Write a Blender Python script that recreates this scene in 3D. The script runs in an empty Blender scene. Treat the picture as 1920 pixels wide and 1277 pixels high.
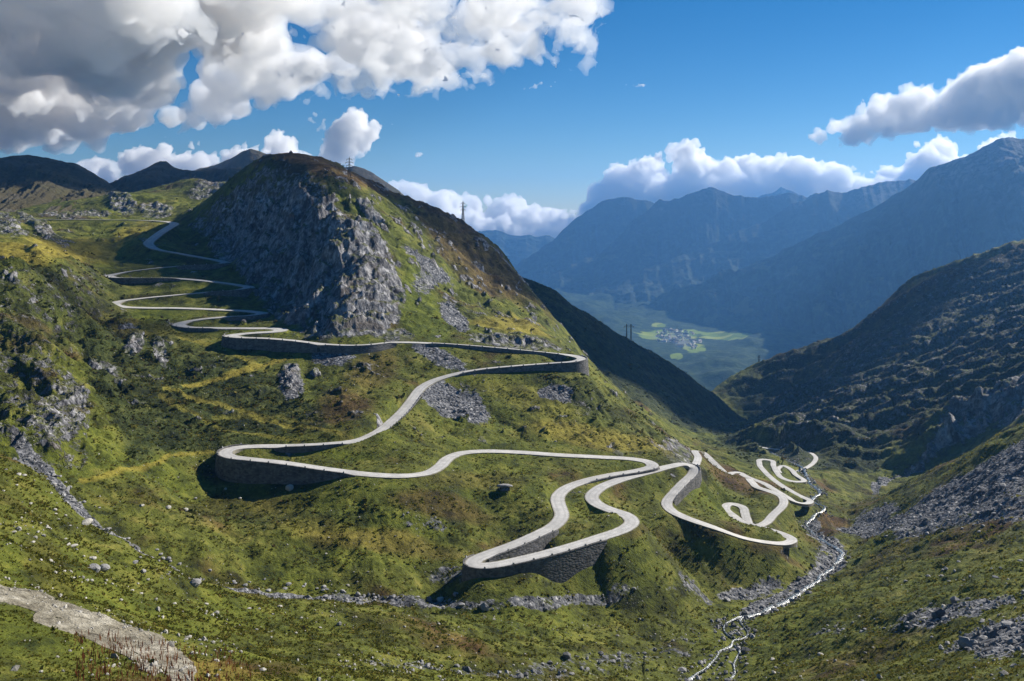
import bpy, math, random, time
import numpy as np
from mathutils import Vector
T0 = time.time()
Q = 1.0
R = math.radians
random.seed(7)
rng = np.random.default_rng(11)
SC = bpy.context.scene
COL = SC.collection

# ------------------------------------------------------------------ camera
F, HZ, CX, CZ = 1663.0, 400.0, 960.0, 300.0      # focal length and horizon in photo pixels, camera height
def P(px, py, Y):
    return ((px - CX) / F * Y, Y, CZ - (py - HZ) / F * Y)
cam = bpy.data.cameras.new('camera')
cam.sensor_width = 36.0
cam.lens = 36.0 * F / 1920.0
cam.shift_y = -(638.5 - HZ) / 1920.0
cam.clip_start, cam.clip_end = 0.5, 60000.0
camo = bpy.data.objects.new('camera', cam)
camo.location = (0, 0, CZ)
camo.rotation_euler = (R(90), 0, 0)
COL.objects.link(camo)
SC.camera = camo

# ------------------------------------------------------------------ light
SUN_AZ, SUN_EL = 55.0, 33.5                      # degrees to the right of the view axis, degrees above the horizon
sd = Vector((math.sin(R(SUN_AZ)) * math.cos(R(SUN_EL)), math.cos(R(SUN_AZ)) * math.cos(R(SUN_EL)), math.sin(R(SUN_EL))))
sl = bpy.data.lights.new('sun', 'SUN')
sl.energy, sl.angle, sl.color = 5.0, R(0.5), (1.0, 0.94, 0.84)
so = bpy.data.objects.new('sun', sl)
so.rotation_euler = (-sd).to_track_quat('-Z', 'Y').to_euler()
so.location = (0, 0, 2000)
COL.objects.link(so)

# ------------------------------------------------------------------ helpers
def tag(o, label=None, cat=None, group=None, kind=None):
    if label: o['label'] = label
    if cat: o['category'] = cat
    if group: o['group'] = group
    if kind: o['kind'] = kind
    return o

def mesh_obj(name, V, Fc, mat=None, parent=None, smooth=False):
    me = bpy.data.meshes.new(name)
    me.from_pydata([tuple(map(float, v)) for v in V], [], [tuple(map(int, f)) for f in Fc])
    me.update()
    if smooth: me.polygons.foreach_set('use_smooth', [True] * len(me.polygons))
    o = bpy.data.objects.new(name, me)
    if mat: me.materials.append(mat)
    COL.objects.link(o)
    if parent: o.parent = parent
    return o

def np_mesh(name, V, quads, mat=None, smooth=True):
    me = bpy.data.meshes.new(name)
    n, m, k = len(V), len(quads), quads.shape[1]
    me.vertices.add(n)
    me.vertices.foreach_set('co', np.ascontiguousarray(V, np.float32).ravel())
    me.loops.add(m * k)
    me.loops.foreach_set('vertex_index', np.ascontiguousarray(quads, np.int32).ravel())
    me.polygons.add(m)
    me.polygons.foreach_set('loop_start', np.arange(0, m * k, k, dtype=np.int32))
    me.polygons.foreach_set('loop_total', np.full(m, k, np.int32))
    me.polygons.foreach_set('use_smooth', np.full(m, smooth, bool))
    me.update(calc_edges=True)
    o = bpy.data.objects.new(name, me)
    if mat: me.materials.append(mat)
    COL.objects.link(o)
    return o

def grid_quads(nr, nc):
    i = np.arange(nr * nc).reshape(nr, nc)
    return np.stack([i[:-1, :-1].ravel(), i[:-1, 1:].ravel(), i[1:, 1:].ravel(), i[1:, :-1].ravel()], 1)

def sstep(a, b, x):
    t = np.clip((x - a) / (b - a), 0, 1)
    return t * t * (3 - 2 * t)

_perm = rng.permutation(256)
_perm = np.concatenate([_perm, _perm]).astype(np.int32)
_gr = rng.normal(size=(256, 3)).astype(np.float32)
_gr /= np.linalg.norm(_gr, axis=1)[:, None]
def noise(x, y, z=None):
    """gradient noise, about -0.6..0.6 -> scaled to about -1..1"""
    x = np.asarray(x, np.float32); y = np.asarray(y, np.float32)
    xi = np.floor(x).astype(np.int32); yi = np.floor(y).astype(np.int32)
    fx, fy = x - xi, y - yi
    u = fx * fx * fx * (fx * (fx * 6 - 15) + 10); v = fy * fy * fy * (fy * (fy * 6 - 15) + 10)
    xi &= 255; yi &= 255
    if z is None:
        def g(a, b):
            h = _perm[_perm[(xi + a) & 255] + ((yi + b) & 255)]
            return _gr[h, 0] * (fx - a) + _gr[h, 1] * (fy - b)
        a = g(0, 0); a = a + u * (g(1, 0) - a)
        b = g(0, 1); b = b + u * (g(1, 1) - b)
        return (a + v * (b - a)) * 1.7
    z = np.asarray(z, np.float32)
    zi = np.floor(z).astype(np.int32); fz = z - zi; zi &= 255
    w = fz * fz * fz * (fz * (fz * 6 - 15) + 10)
    def g(a, b, c):
        h = _perm[_perm[_perm[(xi + a) & 255] + ((yi + b) & 255)] + ((zi + c) & 255)]
        return _gr[h, 0] * (fx - a) + _gr[h, 1] * (fy - b) + _gr[h, 2] * (fz - c)
    r = []
    for c in (0, 1):
        a = g(0, 0, c); a = a + u * (g(1, 0, c) - a)
        b = g(0, 1, c); b = b + u * (g(1, 1, c) - b)
        r.append(a + v * (b - a))
    return (r[0] + w * (r[1] - r[0])) * 1.6

def fbm(x, y, z=None, o=5, gain=0.5, ridged=False):
    s = 0; a = 1.0; f = 1.0; t = 0
    for k in range(o):
        n = noise(x * f + 17.3 * k, y * f + 5.1 * k, None if z is None else z * f + 9.7 * k)
        if ridged: n = 1 - 2 * np.abs(n)
        s = s + a * n; t += a; a *= gain; f *= 2.03
    return s / t

# ------------------------------------------------------------------ roads: (px, py, distance) along the carriageway
ROAD = [
 (-60,411,940),(45,411,930),(180,412,930),(280,413.5,925),(316,416,912),(327,420,890),(318,426,866),(302,436,836),(286,448,812),(278,457,797),(288,465,789),
 (330,474,786),(380,483,783),(412,489,779),(424,493,770),(405,495.5,759),(350,498,751),(280,504,743),(225,512,735),(204,517,727),(212,520.5,718),
 (250,521.5,714),(330,522,711),(400,528,707),(450,535,704),(468,539,696),(450,543,687),(400,547,684),(330,553,679),(260,560,672),(224,565,664),
 (213,570,656),(228,575,648),(270,577,645),(330,577.5,645),(400,580,644),(470,584,641),(493,588,632),(470,592,623),(420,594.5,619),(380,598,616),
 (348,603.5,610),(334,609,602),(350,613.5,595),(400,615,593),(470,615.5,592),(515,616,588),(528,619,579),(512,622,571),(482,623.5,570),(446,627,567),
 (431,630,560),(448,633,553),(500,635,551),(550,639,549),(600,645,546),(660,648,545),(700,646,552),(735,642,562),(800,643,568),(880,648,572),
 (960,655,575),(1040,663,578),(1076,667,577),(1092,672,569),(1078,678,560),(1040,681,556),(960,687,550),(900,693,543),(850,702,535),(812,714,525),
 (790,727,513),(776,745,497),(758,768,476),(735,790,456),(705,812,437),(670,826,426),(620,832,421),(540,836,419),(470,837,418),(438,840,413),
 (422,848,405),(432,857,397),(465,861,394),(530,868,391),(620,881,388),(700,890,387),(760,892,389),(800,887,397),(825,874,411),(842,858,427),
 (866,849,437.8),(900,846,443.0),(960,847,448.3),(1050,853,451.2),(1130,857,455.6),(1190,861,459.6),(1216,865.5,458.4),(1226,873,452.5),(1200,882,445.1),(1150,890,437.8),
 (1100,901,428.2),(1062,915,416.6),(1046,931,404.0),(1049,950,390.0),(1054,966,379.2),(1040,985,367.0),(1008,1002,356.6),(960,1023,344.6),(910,1041,335.1),(884,1053,329.0),
 (888,1062,324.6),(920,1061,325.1),(970,1051,330.0),(1050,1031,340.5),(1130,1006,354.7),(1170,992,363.1),(1186,978,372.0),(1176,966,379.9),(1148,957,386.0),(1120,945,394.5),
 (1109,932,404.2),(1120,918,415.1),(1160,900,430.4),(1220,884,445.6),(1262,873,457.8),(1288,870,463.5),(1304,875,462.1),(1300,886,456.8),(1280,906,443.7),(1258,930,429.9),
 (1249,942,423.4),(1258,957,415.0),(1290,972,407.9),(1340,989,403.8),(1390,1007,404.1),(1442,1017,408.3),(1470,1019,411.6),(1487,1012,418.5),(1464,1000,428.2),(1430,990,436.9),
 (1397,981,444.8),(1374,966,458.9),(1360,954,471.3),(1371,944,481.5),(1389,948,479.5),(1397,964,467.4),(1404,982,454.3),(1410,984,441)]
ROAD_LOOP = [(1400,982,444),(1418,986,441),(1432,982,447),(1450,965,465),(1470,943,482),(1465,930,494),(1443,921,506),(1424,915,516),(1412,906,540),(1404,897,568)]
ROAD_DROP = [(1304,872,486),(1309,857,545),(1307,845,588),(1318,848,598),(1335,864,586),(1352,880,573),(1362,888,569),(1373,886,580),(1386,886,588),(1400,894,577),(1418,901,571),(1432,906,565),(1450,917,553),(1464,925,548),(1476,932,544),
 (1490,940,541),(1506,944,543),(1520,939,554),(1500,930,568),(1475,916,588),(1450,899,614),(1432,882,642),(1424,869,668),(1430,861,684),(1441,862,684),(1450,873,662),(1457,886,638),(1468,897,622),(1487,903,614),(1504,903,616),(1492,890,640),(1480,878,666),(1468,873,680),(1459,878,668),(1462,887,646)]
ROAD_BOTTOM = [(1405,834,950),(1425,838,930),(1450,842,910),(1500,845,890),(1528,855,840),(1525,868,795),(1505,880,755),(1490,885,735),(1478,880,700),(1476,876,684)]
# (px, py, distance) of ground below the road where a retaining wall stands on it: the ground lies lower than the road there
FOOT = [(400,886,401),(420,900,392),(470,908,387),(520,909,385),(570,909,384),(620,901,383),(660,894,382),
 (560,858,411),(610,852,412),(430,652,551),(460,658,544),(520,662,543),(570,660,543),(600,660,541),(640,668,536),(700,668,542),(730,655,555),
 (1090,696,553),(1040,698,549),(960,702,543),(900,702,537),(840,656,560),(960,668,565),(1030,671,569),
 (780,765,476),(755,792,450),(720,820,424),(890,1084,319),(950,1088,321),(1010,1079,327),(1070,1058,337),(1110,1038,348),
 (960,1040,337),(1010,1020,345),(1040,1000,353),(1322,893,470),(1312,912,452),(1285,932,436),(1266,950,425),
 (345,505,745),(400,512,740),(270,530,708),(320,528,702),(220,533,708),(400,558,672),(460,558,672),(470,602,612),(490,600,615),(360,625,584),(400,622,586),(340,620,590)]

def catmull(pts, step):
    p = np.array([P(*q) for q in pts])
    p = np.vstack([2 * p[0] - p[1], p, 2 * p[-1] - p[-2]])
    out = []; src = []
    for i in range(1, len(p) - 2):
        n = max(2, int(np.linalg.norm(p[i + 1] - p[i]) / step))
        t = np.linspace(0, 1, n, endpoint=False)[:, None]
        # centripetal-like: tangents limited by the neighbouring segment lengths
        l0, l1, l2 = (np.linalg.norm(p[j + 1] - p[j]) + 1e-6 for j in (i - 1, i, i + 1))
        m1 = ((p[i] - p[i - 1]) / l0 * l1 + (p[i + 1] - p[i]) / l1 * l0) / (l0 + l1) * l1
        m2 = ((p[i + 1] - p[i]) / l1 * l2 + (p[i + 2] - p[i + 1]) / l2 * l1) / (l1 + l2) * l1
        h = (2 * t**3 - 3 * t**2 + 1) * p[i] + (t**3 - 2 * t**2 + t) * m1 + (-2 * t**3 + 3 * t**2) * p[i + 1] + (t**3 - t**2) * m2
        out.append(h); src.append(i - 1 + t[:, 0])
    out.append(p[-2:-1]); src.append(np.array([len(pts) - 1.0]))
    return np.vstack(out), np.concatenate(src)

def smooth1(a, k):
    w = np.hanning(2 * k + 3)[1:-1]; w /= w.sum()
    return np.convolve(np.pad(a, k, mode='edge'), w, mode='valid')

class Road: pass
roads = []
for pts, w, step in ((ROAD, 6.6, 1.6), (ROAD_LOOP, 4.8, 1.6), (ROAD_DROP, 4.8, 1.6), (ROAD_BOTTOM, 4.2, 2.5)):
    r = Road(); r.pts = pts; r.hw = w / 2
    c, src = catmull(pts, step)
    for k in range(3): c[:, k] = smooth1(c[:, k], 3)
    d = np.gradient(c[:, :2], axis=0); d /= np.linalg.norm(d, axis=1)[:, None] + 1e-9
    r.c, r.src, r.n = c, src, np.stack([d[:, 1], -d[:, 0]], 1)       # n points to the right of travel
    r.px = CX + F * c[:, 0] / c[:, 1]; r.py = HZ + F * (CZ - c[:, 2]) / c[:, 1]
    r.wall = np.zeros(len(c), bool)
    r.hwa = np.full(len(c), r.hw)
    if pts is ROAD:
        k0, k1 = [q[:2] for q in pts].index((1160, 900)), [q[:2] for q in pts].index((1304, 875))
        ka = [q[:2] for q in pts].index((431, 630)); r.hwa = np.interp(src, [ka, ka + 8, k0, k1, len(pts)], [4.7, 3.3, 3.3, 2.8, 2.4])
    if pts is ROAD_DROP: r.hwa = np.interp(src, [0, 6, 34], [2.4, 2.4, 1.9])
    roads.append(r)
R1 = roads[0]
# retaining walls: start pixel, end pixel, side (+1 right of travel), label
WALLS = [
 ((470,837),(668,887),+1,'tall curved dark stone retaining wall under the broad hairpin above the boulder', "broad left hairpin wall above the boulder"),
 ((650,829),(520,836),-1,'low stone retaining wall between the two legs of the broad left hairpin', "low wall inside the broad left hairpin"),
 ((440,627),(600,645),+1,'long shaded stone retaining wall below the lowest turn of the upper serpentine', "long shaded wall below the upper serpentine"),
 ((604,645),(742,642),+1,'pale sunlit masonry wall under the road at the foot of the rock face', "pale wall at the foot of the rock face"),
 ((800,643),(1060,666),+1,'thin shaded stone wall carrying the upper leg of the sharp right hairpin', "wall of the sharp right hairpin's upper leg"),
 ((1076,667),(850,702),-1,'grey stone retaining wall rounding the sharp right hairpin and its lower leg', "wall rounding the sharp right hairpin"),
 ((784,736),(690,819),-1,'sunlit sloping masonry wall beside the straight diagonal stretch of road', "sunlit wall of the straight diagonal stretch"),
 ((1030,990),(905,1043),-1,'dark stone wall below the upper leg of the lowest left hairpin', "upper wall of the lowest left hairpin"),
 ((900,1045),(1125,1008),+1,'deep dark stone retaining wall under the lowest left hairpin by the scree', "deep wall of the lowest left hairpin"),
 ((1222,876),(1085,906),-1,'dark stone wall below the road just after the middle right hairpin', "wall after the middle right hairpin"),
 ((1288,870),(1250,940),-1,'dark stone wall under the descending road bend beside the green meadow', "wall of the bend beside the green meadow"),
 ((424,493),(330,499),-1,'shaded bowl-shaped stone wall under the highest turn of the serpentine', "bowl-shaped wall of the highest serpentine turn"),
 ((215,514),(345,523),+1,'shaded stone wall below the second left turn of the serpentine', "wall of the second left serpentine turn"),
 ((466,541),(385,549),-1,'shaded stone wall under the second right turn of the serpentine', "wall of the second right serpentine turn"),
 ((493,588),(425,594),-1,'shaded stone wall under the third right turn of the serpentine', "wall of the third right serpentine turn"),
 ((340,606),(415,615),+1,'short dark stone wall under the small left turn above the grassy knoll', "wall of the small turn above the knoll"),
]
def near_idx(r, pix, lo=0):
    d = (r.px - pix[0])**2 + (r.py - pix[1])**2
    return int(np.argmin(d))
wall_runs = []
for a, b, side, label, short in WALLS:
    i, j = near_idx(R1, a), near_idx(R1, b)
    if i > j: i, j = j, i
    R1.wall[i:j + 1] = True
    wall_runs.append((i, j, side, label, short))

# ------------------------------------------------------------------ terrain control points (px, py, distance)
B = [
 # ground under the camera and along the lower edge of the picture
 (300,1500,8),(960,1500,8),(1700,1500,8),(0,1480,25),(960,1520,25),(1900,1480,25),(0,1420,50),(500,1500,50),(960,1560,60),(1500,1560,60),(1900,1450,60),
 (-200,1290,100),(0,1282,108),(150,1282,116),(300,1282,125),(450,1290,140),(600,1285,168),(900,1282,215),(1150,1282,255),(1330,1280,285),(1500,1282,245),(1700,1280,185),(1919,1280,142),(2120,1260,120),
 (960,1400,140),(1330,1400,190),(600,1400,110),(1600,1400,150),
 (0,1150,140),(0,1000,190),(0,835,262),(-200,850,230),(-200,1000,170),(60,865,268),(110,920,272),(160,985,276),(100,1100,170),(300,1150,200),(300,1060,255),(200,1200,150),(230,1240,138),(450,1150,235),(420,1230,165),
 (600,1200,215),(600,1135,268),(900,1200,255),(900,1145,305),(750,1150,285),(1150,1200,290),(1250,1170,322),(1300,1210,312),(1100,1140,330),
 # stream gully on the left
 (-200,800,370),(20,832,345),(90,885,322),(150,950,306),(250,1030,292),(380,1082,292),(520,1107,301),(700,1118,312),(830,1130,322),(1000,1122,346),(1250,1117,371),(1450,1139,358),
 # river
 (1380,1182,331),(1410,1160,344),(1530,1089,397),(1577,1038,450),(1560,1022,470),(1515,985,525),(1530,955,560),(1540,925,600),(1532,905,650),(1500,884,735),(1450,850,900),(1400,832,1080),(1380,840,1300),
 (1410,843,1500),(1380,790,1900),(1350,800,2300),
 # right bank and near right slope
 (1560,1180,292),(1600,1100,345),(1700,1000,415),(1900,1000,330),(1900,1150,210),(1700,1150,268),(1800,1080,270),(2120,1000,270),(2120,1150,170),(1920,900,392),(1920,800,455),(1860,815,470),(2120,720,430),
 (1800,860,510),(1720,893,550),(1660,925,560),(1600,965,560),(1556,990,545),(1640,1010,455),(1600,1030,470),(1780,960,420),
 # gully behind it and the dark right flank
 (1560,940,650),(1620,930,720),(1700,905,780),(1800,870,780),(1920,830,720),(2120,760,700),
 (1700,850,850),(1620,870,850),(1600,820,960),(1800,765,900),(1740,830,820),(1920,735,830),(1860,775,830),(1920,690,960),(2120,620,900),(1800,700,1080),(1700,740,1080),(1600,780,1080),(1520,830,980),(1500,800,1160),
 (1440,815,1180),(1430,800,1300),(1500,760,1330),(1700,650,1400),(1600,720,1330),(1800,600,1450),(1920,560,1450),(2120,480,1400),
 (2120,390,1750),(1920,470,1700),(1860,488,1700),(1800,511,1720),(1740,528,1740),(1700,546,1760),(1650,592,1800),(1600,640,1800),(1530,662,1800),(1460,682,1790),(1400,697,1760),(1350,717,1740),(1370,760,1600),
 (2120,600,2300),(1920,640,2300),(1750,690,2400),(1600,760,2400),(1450,800,2400),
 # left dark gorge and cliffs
 (-200,480,600),(0,480,600),(140,484,690),(232,480,785),(0,430,760),(150,440,850),(60,420,860),(110,455,760),(-200,420,800),(-200,403,1000),(20,400,1020),
 (0,500,540),(100,490,610),(160,508,660),(200,546,655),(235,541,682),(170,530,665),(0,600,470),(100,555,540),(170,600,600),(-200,600,420),(0,700,415),(60,640,450),(20,660,440),(150,590,560),(200,622,560),(120,680,470),(150,650,510),
 (100,750,410),(40,790,372),(-200,720,390),(150,850,350),(120,800,372),(160,760,420),(200,700,470),(250,650,530),(250,760,440),(300,800,424),(250,900,345),(200,930,325),(330,700,500),(350,960,332),(320,880,378),
 (300,640,560),(280,600,600),(380,750,466),(380,660,545),(480,700,508),(560,720,490),(460,780,450),(600,760,462),(360,800,430),(420,820,418),(650,790,440),(700,740,478),(690,690,520),(600,690,518),
 # ground in front of the broad hairpin
 (720,940,368),(600,990,345),(480,980,345),(380,930,372),(500,1050,318),(650,1060,325),(800,1000,358),(850,960,375),(760,1080,325),(860,1100,322),(900,950,386),(980,920,398),(920,890,415),(720,860,408),(760,810,440),(700,850,412),
 (830,800,460),(950,790,486),(870,740,512),(1000,720,534),(1100,790,505),(1150,740,560),(1200,810,510),(1130,700,600),(1250,845,520),(1060,700,566),(1180,770,560),(960,820,468),
 (1000,900,412),(980,980,375),(1110,970,385),(1040,1010,360),(1150,930,420),(1220,920,430),(1200,1000,378),(1230,1050,382),(1300,1030,395),(1400,1040,398),(1450,1060,405),(1150,1075,350),(1060,1110,338),(1280,1095,375),(1380,1090,385),
 (1325,930,455),(1340,905,508),(1410,925,512),(1440,963,468),(1480,980,478),(1320,957,432),(1500,1020,450),(1380,880,585),
 # main mountain
 (480,560,690),(530,590,640),(560,620,585),(600,630,560),(640,636,556),(690,635,560),(740,634,572),(800,632,578),(880,636,585),(960,643,592),(1040,653,600),(1090,665,600),
 (560,540,660),(600,560,610),(640,560,600),(690,560,600),(740,575,606),(600,480,665),(640,480,655),(690,480,660),(730,500,670),(520,470,745),(450,480,780),(380,465,820),(330,455,850),(600,400,730),(560,350,790),(650,400,735),(700,420,745),(500,400,810),(440,400,850),(390,410,880),(350,430,880),
 (600,320,812),(560,311,830),(520,302,850),(480,303,870),(440,326,890),(400,361,910),(360,394,925),(340,411,930),(650,336,815),(700,361,845),(740,379,870),(800,391,895),(850,411,915),(900,441,930),(940,476,940),(960,500,935),
 (800,560,650),(760,450,745),(820,480,790),(900,520,850),(860,560,720),(900,590,700),(960,600,720),(1000,620,700),(1060,640,650),
 (1000,560,900),(1060,622,850),(1120,690,790),(1200,775,700),(1260,830,600),(1150,760,640),
 # hidden side of the near ridge, then the dark second spur
 (1000,660,1010),(1060,725,960),(1150,790,890),(1250,860,840),(1340,885,790),(960,585,1060),(1400,860,780),(1290,835,980),(1370,870,930),(1200,765,1030),
 (980,520,1250),(1060,590,1180),(1100,630,1150),(1200,700,1180),(1300,770,1180),(1000,530,1300),(1060,566,1330),(1120,603,1350),(1180,641,1370),(1250,681,1400),(1300,711,1420),(1345,746,1440),(1375,782,1440),(1390,815,1400),
 (480,380,1250),(600,420,1300),(700,450,1300),(800,480,1300),(900,520,1300),(400,410,1250),(1000,620,1700),(1150,700,1750),(1300,790,1750),
 (600,480,1800),(800,560,1800),(400,420,1800),(0,400,1500),(200,405,1500),(300,400,1500),(0,430,2300),(400,460,2300),(800,640,2300),(1100,800,2300),
 # hill behind the plateau
 (200,392,1060),(240,362,1130),(265,368,1110),(300,392,1060),(330,402,1010),(390,375,1120),(420,335,1220),(370,328,1350),(120,398,1060),(-200,398,1100),(60,385,1200),(150,370,1250),(250,420,890),(180,435,870),
]
base_pts = list(B) + FOOT
for r in roads:
    for k, q in enumerate(r.pts):
        m = np.abs(r.src - k) < 0.5
        if not r.wall[m].any():
            base_pts.append(q)
bp = np.array(base_pts, float)
A = np.stack([(bp[:, 0] - CX) / F, np.log(bp[:, 2])], 1)
val = -(bp[:, 1] - HZ) / F
KC = 0.015
def kern(d2): return np.sqrt(d2 + KC * KC)
n = len(bp)
D2 = ((A[:, None, :] - A[None, :, :])**2).sum(-1)
K = np.zeros((n + 3, n + 3))
K[:n, :n] = kern(D2); K[:n, :n] -= np.eye(n) * 0.004
K[:n, n] = 1; K[:n, n + 1:] = A; K[n, :n] = 1; K[n + 1:, :n] = A.T
W = np.linalg.solve(K, np.concatenate([val, [0, 0, 0]]))
U = np.concatenate([np.linspace(-1.05, -0.64, int(130 * Q), endpoint=False), np.linspace(-0.64, 0.64, int(1190 * Q), endpoint=False), np.linspace(0.64, 1.05, int(130 * Q))])
NC = len(U)
rows = np.concatenate([np.linspace(math.log(8), math.log(90), int(130 * Q), endpoint=False),
                       np.linspace(math.log(90), math.log(1900), int(1330 * Q), endpoint=False),
                       np.linspace(math.log(1900), math.log(2500), int(30 * Q))])
NR = len(rows)
# the smooth surface varies slowly: solve it on a coarser lattice and interpolate
cu = np.linspace(U[0], U[-1], 900); cr = np.linspace(rows[0], rows[-1], 900)
coarse = np.zeros((len(cr), len(cu)), np.float32)
Wf, Af = W.astype(np.float32), A.astype(np.float32)
for i0 in range(0, len(cr), 30):
    rr = cr[i0:i0 + 30].astype(np.float32)
    g = np.zeros((len(rr), len(cu)), np.float32)
    for k in range(n):
        du = (cu.astype(np.float32) - Af[k, 0])**2; dr = (rr - Af[k, 1])**2
        g += Wf[k] * np.sqrt(du[None, :] + dr[:, None] + np.float32(KC * KC))
    coarse[i0:i0 + 30] = g + W[n] + W[n + 1] * cu[None, :] + W[n + 2] * rr[:, None]
def bilerp(a, x, y):
    xi = np.clip(np.floor(x).astype(int), 0, a.shape[1] - 2); yi = np.clip(np.floor(y).astype(int), 0, a.shape[0] - 2)
    fx, fy = np.clip(x - xi, 0, 1), np.clip(y - yi, 0, 1)
    return (a[yi, xi] * (1 - fx) + a[yi, xi + 1] * fx) * (1 - fy) + (a[yi + 1, xi] * (1 - fx) + a[yi + 1, xi + 1] * fx) * fy
UU, RR = np.meshgrid(U, rows)
slope = bilerp(coarse, (UU - cu[0]) / (cu[1] - cu[0]), (RR - cr[0]) / (cr[1] - cr[0]))
GY = np.exp(RR); GX = UU * GY
GZ = CZ + slope * GY
print('base', time.time() - T0)

# distance to the nearest road and the cut / fill limits
RD = np.full((NR, NC), 60.0, np.float32); HI = np.full((NR, NC), 1e6, np.float32); LO = np.full((NR, NC), -1e6, np.float32)
rows_arr = rows
for r in roads:
    st = 1
    for i in range(0, len(r.c), st):
        x, y, z = r.c[i]; rad = 40.0
        j0, j1 = np.searchsorted(rows_arr, [math.log(max(9, y - rad)), math.log(y + rad)])
        c0, c1 = np.searchsorted(U, [(x - rad) / y, (x + rad) / y])
        if c1 <= c0 or j1 <= j0: continue
        s = (slice(j0, j1), slice(c0, c1))
        d = np.sqrt((GX[s] - x)**2 + (GY[s] - y)**2)
        RD[s] = np.minimum(RD[s], d)
        hw_ = r.hwa[i]; e = np.maximum(0, d - hw_ - 0.6)
        HI[s] = np.minimum(HI[s], z - 0.25 + 1.5 * e)
        if r.wall[i]: LO[s] = np.maximum(LO[s], z - 0.5 - 9.0 * np.maximum(0, d - hw_ + 1.2))
        else: LO[s] = np.maximum(LO[s], z - 0.25 - 1.1 * np.maximum(0, d - hw_ - 0.3))
RVD = np.full((NR, NC), 60.0, np.float32)
RIVERS = [
 ([(1425,836,960),(1447,848,900),(1471,862,830),(1488,868,790),(1503,876,750),(1512,892,690),(1520,907,648),(1533,916,622),(1538,924,602),(1526,931,592),(1522,940,580),(1545,952,558),(1532,962,548),(1520,972,540),(1516,990,520),(1530,1004,497),(1548,1016,478),(1568,1028,461),(1577,1038,450),(1570,1055,433),(1552,1071,416),(1530,1088,398),(1512,1103,385),(1488,1120,372),(1462,1133,362),(1425,1148,352),(1394,1154,346)], 2.5),
 ([(1394,1154,346.1),(1370,1163,340.3),(1355,1177,332.5),(1362,1190,325.6),(1375,1198,321.8)], 1.3),
 ([(1394,1154,346.1),(1386,1164,341.2),(1396,1176,334.4),(1401,1190,326.6),(1390,1198,322.7),(1375,1198,321.8),(1374,1208,316.9),(1350,1220,310.1),(1343,1232,304.2),(1325,1250,294.4),(1304,1263,288.6),(1290,1275,282.8)], 1.3),
 ([(1374,1208,316.9),(1386,1216,313.0),(1381,1232,305.2),(1375,1247,298.3),(1377,1260,292.5),(1368,1275,285.7)], 0.8)]
rivers = []
for pts, wd in RIVERS:
    c, src = catmull(pts, 1.5)
    for k in range(3): c[:, k] = smooth1(c[:, k], 2)
    c[:, 2] = np.minimum.accumulate(c[::-1, 2][::-1]) if c[0, 2] > c[-1, 2] else np.minimum.accumulate(c[::-1, 2])[::-1]
    d = np.gradient(c[:, :2], axis=0); d /= np.linalg.norm(d, axis=1)[:, None] + 1e-9
    nrm = np.stack([d[:, 1], -d[:, 0]], 1)
    c[:, :2] += nrm * (fbm(np.arange(len(c)) / 9.0, np.zeros(len(c)) + wd, o=3) * wd * 0.8)[:, None]
    wid = wd * (0.8 + 1.0 * fbm(np.arange(len(c)) / 6.0, np.zeros(len(c)) + 9 + wd, o=3))
    rivers.append((c, nrm, wid))
    for i in range(0, len(c)):
        x, y, z = c[i]; rad = 14.0
        j0, j1 = np.searchsorted(rows, [math.log(y - rad), math.log(y + rad)]); c0, c1 = np.searchsorted(U, [(x - rad) / y, (x + rad) / y])
        if c1 <= c0 or j1 <= j0: continue
        s = (slice(j0, j1), slice(c0, c1))
        d_ = np.sqrt((GX[s] - x)**2 + (GY[s] - y)**2)
        RD[s] = np.minimum(RD[s], d_ + 3); RVD[s] = np.minimum(RVD[s], d_)
        HI[s] = np.minimum(HI[s], z - 0.5 + 0.55 * np.maximum(0, d_ - wid[i] * 0.7))
        LO[s] = np.maximum(LO[s], z - 1.6 - 3.0 * np.maximum(0, d_ - wid[i]))
print('road', time.time() - T0)

# ------------------------------------------------------------------ ground cover, described where it lies
PX = CX + F * UU; PY = HZ - F * slope
def seg_dist(poly):
    d = np.full(PX.shape, 1e9, np.float32)
    for (x0, y0), (x1, y1) in zip(poly[:-1], poly[1:]):
        vx, vy = x1 - x0, y1 - y0
        t = np.clip(((PX - x0) * vx + (PY - y0) * vy) / (vx * vx + vy * vy), 0, 1)
        d = np.minimum(d, np.hypot(PX - x0 - t * vx, PY - y0 - t * vy))
    return d
wn = fbm(GX / 38, GY / 38, GZ / 38, o=4) * 0.9 + fbm(GX / 7, GY / 7, GZ / 7, o=2) * 0.35
def blob(cx, cy, rx, ry, rot=0, ymin=0, ymax=9e9, soft=0.5, wob=0.55):
    c, s = math.cos(R(rot)), math.sin(R(rot))
    dx, dy = PX - cx, PY - cy
    d = np.hypot((dx * c + dy * s) / rx, (-dx * s + dy * c) / ry) + wn * wob
    m = 1 - sstep(1 - soft, 1 + soft * 0.4, d)
    return m * ((GY > ymin) & (GY < ymax))
def line(poly, w, ymin=0, ymax=9e9, wob=0.6):
    d = seg_dist(poly) / w + wn * wob
    return (1 - sstep(0.5, 1.1, d)) * ((GY > ymin) & (GY < ymax))
def poly(pts, ymin=0, ymax=9e9, soft=14):
    inside = np.zeros(PX.shape, bool)
    n_ = len(pts)
    for a in range(n_):
        x0, y0 = pts[a]; x1, y1 = pts[(a + 1) % n_]
        if y0 == y1: continue
        c = ((y0 > PY) != (y1 > PY)) & (PX < (x1 - x0) * (PY - y0) / (y1 - y0) + x0)
        inside ^= c
    d = seg_dist(pts + [pts[0]]) * np.where(inside, 1, -1)
    return sstep(-soft * 0.5, soft, d + wn * soft * 1.2) * ((GY > ymin) & (GY < ymax))
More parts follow.
